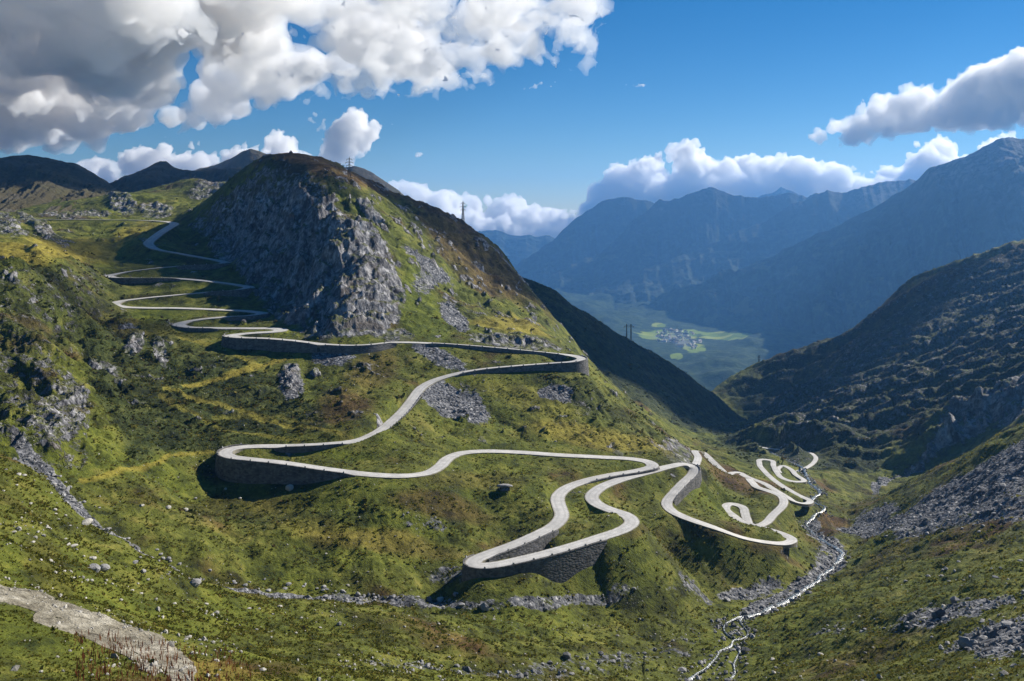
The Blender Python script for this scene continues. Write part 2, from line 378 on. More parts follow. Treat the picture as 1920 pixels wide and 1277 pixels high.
def mx(*a):
    r = a[0]
    for b in a[1:]: r = np.maximum(r, b)
    return r.astype(np.float32)
rock = mx(
 np.maximum(poly([(380,470),(450,370),(560,340),(620,360),(650,400),(700,440),(745,490),(760,540),(752,600),(720,640),(560,636),(500,590),(460,540),(430,500)], 540, 960, 20) * 0.95, poly([(335,425),(480,305),(560,308),(620,330),(640,370),(600,420),(450,470),(415,490)], 540, 960, 20)*0.52),
 blob(960,640,110,16,8,560,640), blob(750,630,30,20,0,540,620),
 poly([(-80,500),(90,505),(170,500),(215,530),(190,600),(120,640),(70,700),(-80,720)], 380, 720)*0.36, poly([(-80,650),(90,640),(180,740),(165,880),(90,880),(-80,830)], 310, 560)*0.42,
 blob(110,790,60,80,20,310,480)*0.6, blob(0,420,60,25,20,500,1050), blob(80,430,70,10,35,500,1050), blob(230,378,35,22,30,900,1300), blob(290,392,40,16,0,900,1300)*0.9, blob(140,403,70,8,0,930,1100), blob(390,350,40,30,-20,1000,1500)*0.8,
 blob(190,690,40,20,30,300,620), blob(250,650,18,26,60,300,620), blob(300,660,14,30,-20,300,620), blob(545,700,24,30,40,300,620)*0.8,
 blob(1270,850,40,22,35,420,620), blob(1500,860,28,8,0,700,1000)*0.4,
 poly([(1640,925),(1710,880),(1780,800),(1840,760),(1920,730),(1960,720),(1960,800),(1860,818),(1760,860)], 560, 950),
 line([(-30,1100),(60,1122),(150,1158),(230,1200),(290,1232),(345,1266)], 28, 90, 210, 0.7), line([(70,1160),(160,1192),(240,1232),(290,1262)], 13, 90, 200, 0.4)*0.9, blob(945,918,14,6,10,300,500), blob(1185,1060,40,6,0,330,400)*0.6,
 blob(1090,765,30,18,20,450,650)*0.5, blob(690,405,40,8,50,600,900)*0.8, blob(715,430,30,8,50,600,900)*0.8, blob(690,520,20,70,10,540,800)*0.5)
outc = sstep(0.26, 0.44, fbm(GX / 17 + 4.4, GY / 17, GZ / 12, o=4, gain=0.6)) * sstep(380, 430, GY) * (1 - sstep(900, 1000, GY)) * (1 - sstep(0.18, 0.24, UU))
flank = sstep(610, 700, GY) * (1 - sstep(900, 980, GY)) * sstep(-0.24, -0.19, UU) * (1 - sstep(0.02, 0.06, UU))
outc = np.maximum(outc * 0.75, flank * sstep(0.08, 0.3, fbm(GX / 24, GY / 24 + 7, GZ / 16, o=5, gain=0.6)) * 0.75)
rock = np.maximum(rock, outc.astype(np.float32))
scree = mx(
 line([(30,838),(95,885),(150,950),(200,1000),(260,1035),(330,1072),(420,1092),(520,1108),(620,1112)], 11, 250, 380)*0.9,
 line([(620,1112),(720,1120),(830,1132),(1000,1120),(1120,1118),(1250,1120),(1330,1130)], 13, 280, 400)*0.62,
 blob(1285,1103,46,15,-20,330,420)*0.6, blob(1400,1108,90,20,-12,330,430)*0.7, blob(1540,1050,45,30,-50,380,500)*0.8, line([(1400,1150),(1480,1110),(1540,1065),(1575,1035),(1520,985)], 17, 330, 560)*0.8,
 blob(840,750,60,30,30,440,600), blob(890,765,40,30,60,440,600), blob(1040,737,36,20,10,480,620), blob(820,665,60,20,20,500,640)*0.8, blob(620,668,50,14,0,480,560)*0.8,
 blob(545,715,26,26,30,440,560)*0.9, blob(800,500,70,14,38,600,900)*0.95, blob(850,590,40,18,40,600,860), blob(800,530,30,30,30,600,860)*0.6, blob(960,1060,80,20,10,300,350)*0.6,
 blob(850,1078,70,20,5,290,345)*0.5, blob(790,985,60,16,10,300,400)*0.4,
 poly([(1560,985),(1690,955),(1760,905),(1860,845),(1960,790),(1960,900),(1840,955),(1700,1000),(1620,1010)], 330, 600), poly([(1650,1000),(1800,930),(1960,880),(1960,980),(1800,985),(1690,1020)], 280, 520)*0.7,
 blob(1640,960,60,20,-20,420,600)*0.8, blob(1800,1130,160,24,-14,150,330)*0.72, blob(1880,1190,120,40,-10,120,260)*0.85, blob(1560,1180,60,20,-20,230,330)*0.4,
 line([(1290,1220),(1180,1210),(1090,1225),(960,1248),(700,1235)], 12, 200, 330)*0.42, line([(1000,1250),(1150,1235),(1300,1190)], 20, 220, 340)*0.38, line([(1640,925),(1730,880)],8,600,900))
brown = mx(
 blob(560,300,90,30,10,700,950), blob(700,345,100,16,16,700,950), blob(840,410,110,22,30,700,980), poly([(760,390),(860,410),(960,500),(1060,640),(1010,590),(900,560),(820,480)], 640, 1000)*0.8,
 blob(1200,650,190,12,31,1150,1500)*0.6, blob(390,325,50,14,0,1000,1500), blob(640,760,70,40,-20,430,560)*0.8, blob(700,690,60,34,-20,480,560)*0.6, blob(820,950,100,30,10,330,420)*0.7, blob(900,900,120,22,0,380,440)*0.4,
 blob(1400,895,90,22,10,440,600), blob(1180,1030,110,18,-5,340,400)*0.5, blob(1460,1040,70,22,10,380,430)*0.7, blob(1560,975,40,22,0,400,560), blob(1720,960,110,14,-25,330,560)*0.9, blob(1660,905,60,12,-25,500,620)*0.6,
 blob(1700,1020,120,14,-25,250,460)*0.5, blob(200,600,60,40,20,400,640)*0.5, blob(260,720,80,40,30,380,560)*0.4, blob(470,940,120,24,0,320,400)*0.4, blob(700,1010,160,24,10,300,370)*0.55, blob(1260,770,130,26,35,480,760)*0.6, blob(420,1265,170,16,4,90,190)*0.9,
 blob(300,1290,200,18,0,80,150)*0.7, blob(90,1050,80,40,60,120,260)*0.3, poly([(1400,680),(1700,545),(1960,460),(1960,560),(1700,640),(1500,720)], 1300, 1850)*0.9)
yellow = mx(
 poly([(-60,455),(120,450),(230,452),(270,462),(200,488),(-60,490)], 480, 900), blob(250,440,50,18,-20,700,950)*0.6, blob(300,620,80,20,0,500,680)*0.5, blob(1120,820,140,22,10,420,560)*0.75, blob(1200,740,50,8,20,480,700), blob(960,610,90,8,10,600,760)*0.8,
 blob(1000,750,120,30,20,430,600)*0.3, blob(400,1270,120,20,10,100,200)*0.5, line([(345,722),(430,700),(500,680),(540,667)], 5, 380, 620, 0.2), line([(150,888),(260,868),(400,847)], 4, 330, 480, 0.2)*0.8, line([(320,735),(400,752),(500,778),(640,812)], 6, 380, 560, 0.4)*0.6,
 line([(300,745),(420,800),(560,826)], 5, 380, 560, 0.4)*0.4, line([(330,632),(420,650),(480,690)],4,450,640,0.3)*0.6, blob(640,990,140,22,10,310,380)*0.3)
lush = mx(
 poly([(740,560),(760,470),(800,520),(840,600),(840,636),(750,634)], 560, 720), blob(960,700,140,14,-6,500,570)*0.8, blob(930,910,120,36,0,360,430)*0.6, blob(1330,935,60,26,20,420,500), blob(1340,1030,120,18,5,370,415)*0.8, blob(640,850,80,10,5,385,420), blob(700,1000,200,40,0,300,390)*0.3,
 blob(1470,805,50,10,-20,1050,1350), blob(300,590,90,12,0,560,690)*0.9, blob(1000,1040,60,8,-10,335,360)*0.6, blob(1500,1200,220,60,-10,190,330)*0.4, blob(180,1140,200,50,20,100,220)*0.2, blob(1430,1010,60,12,5,380,440)*0.5, blob(220,375,40,30,-20,900,1300)*0.7)
shrub_shade = mx(
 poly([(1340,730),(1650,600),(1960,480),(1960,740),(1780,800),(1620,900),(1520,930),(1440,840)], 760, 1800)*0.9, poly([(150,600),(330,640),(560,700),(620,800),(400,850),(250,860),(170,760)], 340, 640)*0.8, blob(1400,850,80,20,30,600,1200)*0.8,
 poly([(1000,540),(1200,690),(1390,810),(1390,860),(1200,760)], 700, 1000)*0.8, ((GY > 1040) & (GY < 1500) & (UU > -0.02) & (UU < 0.28)) * 0.9, poly([(0,500),(240,480),(250,620),(0,700)], 380, 720)*0.5, blob(500,960,180,20,4,320,380)*0.5, blob(1120,760,160,30,30,460,760)*0.4, blob(420,880,30,20,0,380,420)*0.2)  # rectangle over the second spur darkens its ground to deepen the shade
hairgrass = 1 - blob(1215, 1085, 110, 44, 10, 330, 425, 0.5, 0.2)
scree = (scree * hairgrass).astype(np.float32); rock = (rock * hairgrass).astype(np.float32)
path = mx(line([(345,722),(430,700),(500,680),(560,664)], 5.5, 380, 620, 0.15), line([(150,890),(260,869),(330,858),(400,846)], 5, 330, 480, 0.15)*0.85, line([(310,732),(400,752),(500,778),(640,812)], 5.5, 380, 560, 0.25)*0.75,
 line([(330,632),(420,655),(500,690)],4.5,450,640,0.2)*0.8, line([(300,748),(420,800),(560,826)], 4.5, 380, 560, 0.3)*0.6, line([(670,1018),(730,1014),(790,1010)], 4, 300, 380, 0.2)*0.6, line([(400,778),(520,770),(600,790)],4,400,520,.3)*.5)
yellow = np.maximum(yellow, path * 0.6); shrub_shade = shrub_shade * (1 - path); rock = rock * (1 - path)
print('zones', time.time() - T0)

# ------------------------------------------------------------------ relief
quiet = sstep(4, 26, RD)
near = sstep(60, 240, GY)
near2 = 0.06 + 0.94 * sstep(110, 300, GY)
wx = fbm(GX / 60 + 3.1, GY / 60, o=3) * 22; wy = fbm(GX / 60 - 7.7, GY / 60 + 4.2, o=3) * 22
h = fbm((GX + wx) / 75, (GY + wy) / 75, o=4, gain=0.5) * 6.0 * near
# knolls and hollows: billowy lumps with sharp creases between them
kn = fbm((GX + wx) / 34, (GY + wy) / 34, o=5, gain=0.52, ridged=True)
h = h - kn * 2.6 * near2
h = h + fbm(GX / 11, GY / 11, o=4, gain=0.55) * 1.5 * near2
rg = fbm(GX / 34 + 0.4 * GZ / 26 + wx / 30, GZ / 75 + GY / 110, GY / 50, o=6, ridged=True, gain=0.55)
rg2 = fbm(GX / 10 + 0.5 * GZ / 9, GZ / 26, GY / 18, o=4, ridged=True, gain=0.6)
rg3 = fbm(GX / 14, GZ / 9 + GX / 40, GY / 14, o=4, gain=0.6)
ss_ = 0.59 * GX - 0.81 * GY
but = fbm(ss_ / 36 + wx / 40 + GZ / 90, GZ / 170 + 3.3, o=5, ridged=True, gain=0.55) - 0.35
face = sstep(520, 560, GY) * sstep(-0.40, -0.35, UU) * (1 - sstep(-0.15, -0.12, UU)) * (1 - sstep(900, 960, GY))
h = h + rock * face * but * 15
h = h + flank * ((fbm(ss_ / 44 + wx / 30 + 2.0, (GX + GY) / 120, o=5, ridged=True, gain=0.55) - 0.35) * 8.5 + fbm(GX / 13, GY / 13, o=4, ridged=True) * 2.0)
h = h + outc * (fbm(GX / 8, GY / 8, GZ / 6, o=4, ridged=True) + 0.2) * 0.9
h = h + rock * ((rg - 0.4) * 8.0 + (rg2 - 0.35) * 3.4 + rg3 * 2.0) * near2
gul = fbm((GY + 0.25 * GX + wy) / 85, GX / 420 + wx / 160, o=5, ridged=True, gain=0.55)
far_right = sstep(640, 950, GY) * sstep(0.22, 0.31, UU) * (1 - sstep(1500, 1900, GY) * 0.5)
gorge = blob(90, 660, 190, 220, 0, 320, 690, 0.8)
h = h + gorge * ((fbm((GX + wx) / 42, GY / 42, o=5, ridged=True, gain=0.55) - 0.3) * 12.0) * sstep(10, 40, RD)
h = h + far_right * (gul * 40 + fbm(GX / 30, GY / 30, o=4, ridged=True) * 5)
spur = sstep(620, 760, GY) * sstep(-0.12, -0.04, UU) * (1 - sstep(0.22, 0.3, UU))
h = h + spur * (fbm((GX * 0.8 + GZ * 0.6) / 30, GY / 90, o=5, ridged=True) * 6.0)
ribs = sstep(430, 470, GY) * sstep(0.02, 0.08, UU) * (1 - sstep(560, 640, GY)) * (1 - sstep(0.2, 0.24, UU))
h = h + ribs * fbm((GX + 0.45 * GY) / 14, GY / 70, o=4, ridged=True) * 2.2
h = h + scree * fbm(GX / 3.2, GY / 3.2, o=4, gain=0.6) * 0.9 * near2
h = h + (1 - rock) * np.maximum(0, fbm(GX / 4.5, GY / 4.5, o=4, gain=0.6)) * 1.3 * (0.35 + 0.9 * shrub_shade)
rib = (far_right * sstep(0.30, 0.62, gul + 0.35 * fbm(GX / 9, GY / 9, o=4)) * 0.46).astype(np.float32)
rock = np.maximum(rock, rib)
crest = ((GY > 690) & (GY < 960) & (UU > -0.32) & (UU < 0.0)) * (1 - sstep(300, 350, PY - np.clip((PX - 560) * 0.30, 0, 200)))
h = h * (1 - 0.25 * crest) - crest * np.maximum(0, h - 3.0) * 0.5
Zt = GZ + h * (0.12 + 0.88 * quiet)
LOe = np.minimum(LO, 1e5)
Zt = np.maximum(Zt, LO)
Zt = np.minimum(Zt, HI)
# stream beds
def P2(px, py, Y): return P(px, py, Y)
GZ = Zt
def ground(x, y):
    u = np.asarray(x) / y; l = np.log(y)
    ci = np.interp(u, U, np.arange(NC)); ri = np.interp(l, rows, np.arange(NR))
    return bilerp(GZ, ci, ri)
def cast(px, py, ymin=20, ymax=2400):
    """first point of the ground seen along a photo pixel"""
    u = (px - CX) / F; s = -(py - HZ) / F
    y = np.exp(np.linspace(math.log(ymin), math.log(ymax), 1500))
    g = ground(u * y, y) - CZ - s * y
    k = np.nonzero(g > 0)[0]
    if len(k) == 0: return None
    i = k[0]
    return (u * y[i], y[i], CZ + s * y[i])
print('relief', time.time() - T0)
# ------------------------------------------------------------------ node helpers
class NT:
    def __init__(s, tree): s.t = tree; s.N = tree.nodes; s.L = tree.links
    def put(s, sock, v):
        if v is None: return
        if isinstance(v, bpy.types.NodeSocket): s.L.new(v, sock)
        elif isinstance(v, (tuple, list)):
            sock.default_value = (*v, 1.0) if (len(v) == 3 and sock.type == 'RGBA') else v
        else: sock.default_value = v
    def math(s, op, a, b=None, c=None, clamp=False):
        n = s.N.new('ShaderNodeMath'); n.operation = op; n.use_clamp = clamp
        for k, v in enumerate((a, b, c)): s.put(n.inputs[k], v)
        return n.outputs[0]
    def vmath(s, op, a, b=None):
        n = s.N.new('ShaderNodeVectorMath'); n.operation = op
        s.put(n.inputs[0], a)
        if b is not None: s.put(n.inputs[3] if op == 'SCALE' else n.inputs[1], b)
        return n.outputs['Value'] if op in ('DOT_PRODUCT', 'LENGTH', 'DISTANCE') else n.outputs[0]
    def mix(s, f, a, b):
        n = s.N.new('ShaderNodeMix'); n.data_type = 'RGBA'
        s.put(n.inputs[0], f); s.put(n.inputs[6], a); s.put(n.inputs[7], b)
        return n.outputs[2]
    def mixf(s, f, a, b):
        n = s.N.new('ShaderNodeMix'); s.put(n.inputs[0], f); s.put(n.inputs[2], a); s.put(n.inputs[3], b)
        return n.outputs[0]
    def noise(s, co, scale, detail=4.0, rough=0.55, dist=0.0, color=False):
        n = s.N.new('ShaderNodeTexNoise'); s.put(n.inputs['Vector'], co); n.inputs['Scale'].default_value = scale
        n.inputs['Detail'].default_value = detail; n.inputs['Roughness'].default_value = rough; n.inputs['Distortion'].default_value = dist
        return n.outputs[1] if color else n.outputs[0]
    def voro(s, co, scale, feature='F1', rand=1.0):
        n = s.N.new('ShaderNodeTexVoronoi'); n.feature = feature; s.put(n.inputs['Vector'], co); n.inputs['Scale'].default_value = scale
        n.inputs['Randomness'].default_value = rand
        return n.outputs
    def ramp(s, f, stops, interp='LINEAR'):
        n = s.N.new('ShaderNodeValToRGB'); n.color_ramp.interpolation = interp; e = n.color_ramp.elements
        while len(e) < len(stops): e.new(0.5)
        for k, (p, c) in enumerate(stops):
            e[k].position = p; e[k].color = (*c, 1) if isinstance(c, tuple) else (c, c, c, 1)
        s.put(n.inputs[0], f)
        return n.outputs[0]
    def step(s, a, b, x):
        n = s.N.new('ShaderNodeMapRange'); n.interpolation_type = 'SMOOTHSTEP'
        s.put(n.inputs[0], x); s.put(n.inputs[1], a); s.put(n.inputs[2], b)
        return n.outputs[0]
    def scale3(s, co, v):
        n = s.N.new('ShaderNodeMapping'); s.put(n.inputs['Vector'], co); n.inputs['Scale'].default_value = v
        return n.outputs[0]
    def bump(s, h, dist, strength=1.0, normal=None):
        n = s.N.new('ShaderNodeBump'); n.inputs['Distance'].default_value = dist; n.inputs['Strength'].default_value = strength
        s.put(n.inputs['Height'], h); s.put(n.inputs['Normal'], normal)
        return n.outputs[0]
    def attr(s, name):
        n = s.N.new('ShaderNodeAttribute'); n.attribute_name = name
        q = s.N.new('ShaderNodeSeparateColor'); s.L.new(n.outputs['Color'], q.inputs[0])
        return q.outputs
def material(name, rough=0.9, spec=0.3):
    m = bpy.data.materials.new(name); m.use_nodes = True
    t = NT(m.node_tree); b = t.N['Principled BSDF']
    b.inputs['Roughness'].default_value = rough; b.inputs['Specular IOR Level'].default_value = spec
    g = t.N.new('ShaderNodeNewGeometry')
    return m, t, b, g.outputs['Position']

# ------------------------------------------------------------------ ground material
def ground_material():
    m, t, b, pos = material('alpine_ground', 0.92, 0.15)
    ca, cb = t.attr('cover_a'), t.attr('cover_b')
    rock, scree, brown = ca[0], ca[1], ca[2]
    yellow, lush, shrub_shade = cb[0], cb[1], cb[2]
    big = t.noise(pos, 1 / 55, 5, 0.6)
    mid = t.noise(pos, 1 / 11, 5, 0.62, 0.4)
    fine = t.noise(pos, 1 / 2.2, 5, 0.7)
    tiny = t.noise(pos, 1 / 0.7, 3, 0.7)
    g = t.math('ADD', t.math('ADD', t.math('MULTIPLY', mid, 0.62), t.math('MULTIPLY', fine, 0.34)), t.math('MULTIPLY', t.math('SUBTRACT', t.noise(pos, 1 / 33, 4, 0.6), 0.32), 0.25))
    grass = t.ramp(g, [(0.39, (0.016, 0.020, 0.005)), (0.47, (0.056, 0.062, 0.009)), (0.55, (0.100, 0.112, 0.016)), (0.66, (0.195, 0.180, 0.038))])
    dry = t.ramp(g, [(0.42, (0.028, 0.016, 0.007)), (0.54, (0.085, 0.050, 0.015)), (0.68, (0.16, 0.105, 0.032))])
    gold = t.ramp(g, [(0.40, (0.13, 0.105, 0.014)), (0.62, (0.30, 0.25, 0.040))])
    green = t.ramp(g, [(0.40, (0.036, 0.050, 0.006)), (0.50, (0.078, 0.098, 0.009)), (0.62, (0.140, 0.160, 0.015))])
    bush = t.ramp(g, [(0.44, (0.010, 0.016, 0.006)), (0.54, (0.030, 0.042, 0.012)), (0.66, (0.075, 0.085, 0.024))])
    c = t.mix(t.step(0.55, 0.68, big), grass, dry)
    c = t.mix(t.math('MULTIPLY', t.step(0.53, 0.40, big), 0.5), c, green)
    c = t.mix(t.math('MULTIPLY', lush, 0.9), c, green)
    c = t.mix(brown, c, dry)
    c = t.mix(shrub_shade, c, bush)
    c = t.mix(yellow, c, gold)
    # loose stones lying in the turf
    vs = t.voro(pos, 1 / 1.5)
    stones = t.math('MULTIPLY', t.step(0.24, 0.16, vs['Distance']), t.step(0.56, 0.66, t.noise(pos, 1 / 14, 3, 0.7)))
    sepc = t.N.new('ShaderNodeSeparateColor'); t.L.new(vs['Color'], sepc.inputs[0])
    c = t.mix(t.math('MULTIPLY', stones, 0.85), c, t.ramp(sepc.outputs[0], [(0.0, (0.10, 0.10, 0.09)), (0.6, (0.24, 0.23, 0.20)), (1.0, (0.46, 0.44, 0.38))]))
    # scree
    vr = t.voro(pos, 1 / 1.9); vr2 = t.voro(pos, 1 / 0.8)
    s2 = t.N.new('ShaderNodeSeparateColor'); t.L.new(vr['Color'], s2.inputs[0])
    s3 = t.N.new('ShaderNodeSeparateColor'); t.L.new(vr2['Color'], s3.inputs[0])
    sv = t.math('ADD', t.math('MULTIPLY', s2.outputs[0], 0.55), t.math('MULTIPLY', s3.outputs[1], 0.45))
    screec = t.ramp(sv, [(0.15, (0.028, 0.029, 0.034)), (0.5, (0.115, 0.118, 0.128)), (0.8, (0.24, 0.24, 0.25)), (0.95, (0.46, 0.45, 0.44))])
    ragged = t.math('ADD', scree, t.math('MULTIPLY', t.math('SUBTRACT', t.noise(pos, 1 / 5, 5, 0.75), 0.5), 1.7))
    c = t.mix(t.math('MULTIPLY', t.step(0.42, 0.60, ragged), t.step(0.04, 0.2, scree)), c, screec)
    # bare rock with cracks, lichen and ledges of turf
    sc = t.scale3(pos, (1.0, 0.8, 0.42))
    r1 = t.noise(sc, 1 / 7, 7, 0.68, 0.9)
    r2 = t.noise(t.scale3(pos, (1.0, 1.0, 0.3)), 1 / 2.2, 5, 0.7, 0.5)
    rv = t.math('ADD', t.math('MULTIPLY', r1, 0.6), t.math('MULTIPLY', r2, 0.4))
    rockc = t.ramp(rv, [(0.36, (0.018, 0.018, 0.022)), (0.45, (0.085, 0.084, 0.092)), (0.53, (0.26, 0.255, 0.262)), (0.63, (0.58, 0.565, 0.56))])
    rockc = t.mix(t.math('MULTIPLY', t.step(0.55, 0.68, t.noise(pos, 1 / 17, 4, 0.6)), 0.45), rockc, (0.12, 0.085, 0.045))
    geo = t.N.new('ShaderNodeNewGeometry'); nz = t.N.new('ShaderNodeSeparateXYZ'); t.L.new(geo.outputs['Normal'], nz.inputs[0])
    ledge = t.math('MULTIPLY', t.step(0.70, 0.88, nz.outputs[2]), t.step(0.42, 0.54, t.noise(pos, 1 / 9, 4, 0.7)))
    py_ = t.N.new('ShaderNodeSeparateXYZ'); t.L.new(pos, py_.inputs[0])
    beyond = t.step(210, 300, py_.outputs[1])
    ledge = t.math('MULTIPLY', ledge, beyond)
    streak = t.step(0.50, 0.64, t.noise(t.scale3(pos, (1.0, 1.0, 0.14)), 1 / 5, 4, 0.65, 0.5))
    rockc = t.mix(t.math('MULTIPLY', streak, 0.5), rockc, (0.045, 0.040, 0.040))
    rockc = t.mix(t.math('MULTIPLY', t.math('SUBTRACT', 1.0, beyond), 0.75), rockc, t.ramp(rv, [(0.36, (0.10, 0.085, 0.06)), (0.47, (0.27, 0.24, 0.17)), (0.60, (0.44, 0.40, 0.30))]))
    rk = t.math('ADD', rock, t.math('MULTIPLY', t.math('SUBTRACT', t.noise(pos, 1 / 6, 5, 0.75), 0.5), 1.5))
    rmask = t.math('MULTIPLY', t.math('MULTIPLY', t.step(0.38, 0.56, rk), t.step(0.04, 0.2, rock)), t.math('SUBTRACT', 1.0, t.math('MULTIPLY', ledge, 0.8)))
    # steep earth and outcrops outside the marked rock
    steep = t.math('MULTIPLY', t.step(0.50, 0.38, nz.outputs[2]), t.step(0.46, 0.60, t.noise(pos, 1 / 8, 4, 0.7)))
    rmask = t.math('MAXIMUM', rmask, steep)
    c = t.mix(rmask, c, rockc)
    t.L.new(c, b.inputs['Base Color'])
    hgt = t.math('ADD', t.math('MULTIPLY', fine, 0.9), t.math('MULTIPLY', tiny, 0.35))
    hgt = t.math('ADD', hgt, t.math('MULTIPLY', stones, 0.25))
    hs = t.math('MULTIPLY', t.math('SUBTRACT', 0.8, vr['Distance']), t.math('MULTIPLY', scree, 0.9))
    hgt = t.math('ADD', hgt, hs)
    hgt = t.math('ADD', hgt, t.math('MULTIPLY', t.math('MULTIPLY', rv, rmask), 2.6))
    hgt = t.math('ADD', hgt, t.math('MULTIPLY', t.math('MULTIPLY', t.noise(pos, 1 / 3.5, 3, 0.6), shrub_shade), 1.6))
    t.L.new(t.bump(hgt, 1.5, 0.85), b.inputs['Normal'])
    return m
GROUND = ground_material()

def add_cover(me, a, b_):
    for nm, arrs in (('cover_a', a), ('cover_b', b_)):
        at = me.attributes.new(nm, 'FLOAT_COLOR', 'POINT')
        d = np.ones((len(me.vertices), 4), np.float32)
        for k, x in enumerate(arrs): d[:, k] = np.asarray(x).ravel()
        at.data.foreach_set('color', d.ravel())
V = np.stack([GX, GY, GZ], -1).reshape(-1, 3)
ter = np_mesh('terrain', V, grid_quads(NR, NC), GROUND)
add_cover(ter.data, (rock, scree, brown), (yellow, lush, shrub_shade))
tag(ter, kind='structure')
print('terrain', time.time() - T0)

# ------------------------------------------------------------------ roads
def road_material():
    m, t, b, pos = material('pale_stone_paving', 0.7, 0.4)
    n = t.noise(pos, 1 / 4, 4, 0.6); f = t.noise(pos, 2.0, 3, 0.6)
    c = t.ramp(t.math('ADD', t.math('MULTIPLY', n, 0.6), t.math('MULTIPLY', f, 0.4)), [(0.35, (0.36, 0.35, 0.33)), (0.5, (0.48, 0.465, 0.44)), (0.68, (0.60, 0.58, 0.55))])
    c = t.mix(t.math('MULTIPLY', t.step(0.50, 0.58, t.noise(pos, 1 / 21, 2, 0.5)), 0.35), c, (0.33, 0.32, 0.305))
    at = t.N.new('ShaderNodeAttribute'); at.attribute_name = 'across'
    e = at.outputs['Fac']
    track = t.math('MULTIPLY', t.step(0.62, 0.48, e), t.step(0.22, 0.36, e))
    c = t.mix(t.math('MULTIPLY', track, 0.35), c, (0.30, 0.29, 0.275))
    dirt = t.math('MULTIPLY', t.step(0.80, 0.98, t.math('ADD', e, t.math('MULTIPLY', t.math('SUBTRACT', t.noise(pos, 1 / 1.6, 4, 0.7), 0.5), 0.5))), 0.8)
    c = t.mix(dirt, c, (0.17, 0.15, 0.095))
    t.L.new(c, b.inputs['Base Color'])
    t.L.new(t.bump(f, 0.05, 0.6), b.inputs['Normal'])
    return m
ROADM = road_material()
for r in roads:
    nn = np.concatenate([r.n, np.zeros((len(r.n), 1))], 1)
    k = len(r.c)
    prof = [(-1, -1.6), (-1, 0.0), (-0.75, 0.03), (-0.5, 0.06), (-0.25, 0.08), (0, 0.09), (0.25, 0.08), (0.5, 0.06), (0.75, 0.03), (1, 0.0), (1, -1.6)]
    V = np.concatenate([r.c + nn * (o * r.hwa)[:, None] + [0, 0, z] for o, z in prof])
    i = np.arange(len(prof) * k).reshape(len(prof), k)
    q = np.stack([i[:-1, :-1].ravel(), i[1:, :-1].ravel(), i[1:, 1:].ravel(), i[:-1, 1:].ravel()], 1)[:, ::-1]
    ro_ = np_mesh('road', V, q, ROADM, smooth=False)
    ro_.data.attributes.new('across', 'FLOAT', 'POINT').data.foreach_set('value', np.repeat([abs(o) for o, z in prof], k).astype(np.float32))
    tag(ro_, kind='structure')

def masonry(name, base, var):
    m, t, b, pos = material(name, 0.9, 0.2)
    v = t.voro(t.scale3(pos, (1, 1, 1.9)), 1 / 1.25)
    s = t.N.new('ShaderNodeSeparateColor'); t.L.new(v['Color'], s.inputs[0])
    n = t.noise(pos, 1 / 3, 5, 0.65)
    f = t.math('ADD', t.math('MULTIPLY', s.outputs[0], 0.4), t.math('MULTIPLY', n, 0.6))
    c = t.ramp(f, [(0.25, tuple(x * (1 - var) for x in base)), (0.5, base), (0.8, tuple(min(1, x * (1 + var)) for x in base))])
    stain = t.step(0.55, 0.72, t.noise(t.scale3(pos, (1, 1, 0.12)), 1 / 2.5, 3, 0.6))
    c = t.mix(t.math('MULTIPLY', stain, 0.45), c, (0.06, 0.055, 0.045))
    t.L.new(c, b.inputs['Base Color'])
    t.L.new(t.bump(t.math('SUBTRACT', 1.0, v['Distance']), 0.2, 0.7), b.inputs['Normal'])
    return m
WALLM = masonry('wall_masonry', (0.135, 0.13, 0.127), 0.5)
POSTM = masonry('granite_post', (0.38, 0.37, 0.36), 0.25)
def box_arrays(sx, sy, sz):
    v = np.array([(x, y, z) for z in (0, sz) for x, y in ((-sx, -sy), (sx, -sy), (sx, sy), (-sx, sy))], float)
    return v, [(3, 2, 1, 0), (4, 5, 6, 7), (0, 1, 5, 4), (1, 2, 6, 5), (2, 3, 7, 6), (3, 0, 4, 7)]
post_mesh = None
nposts = 0
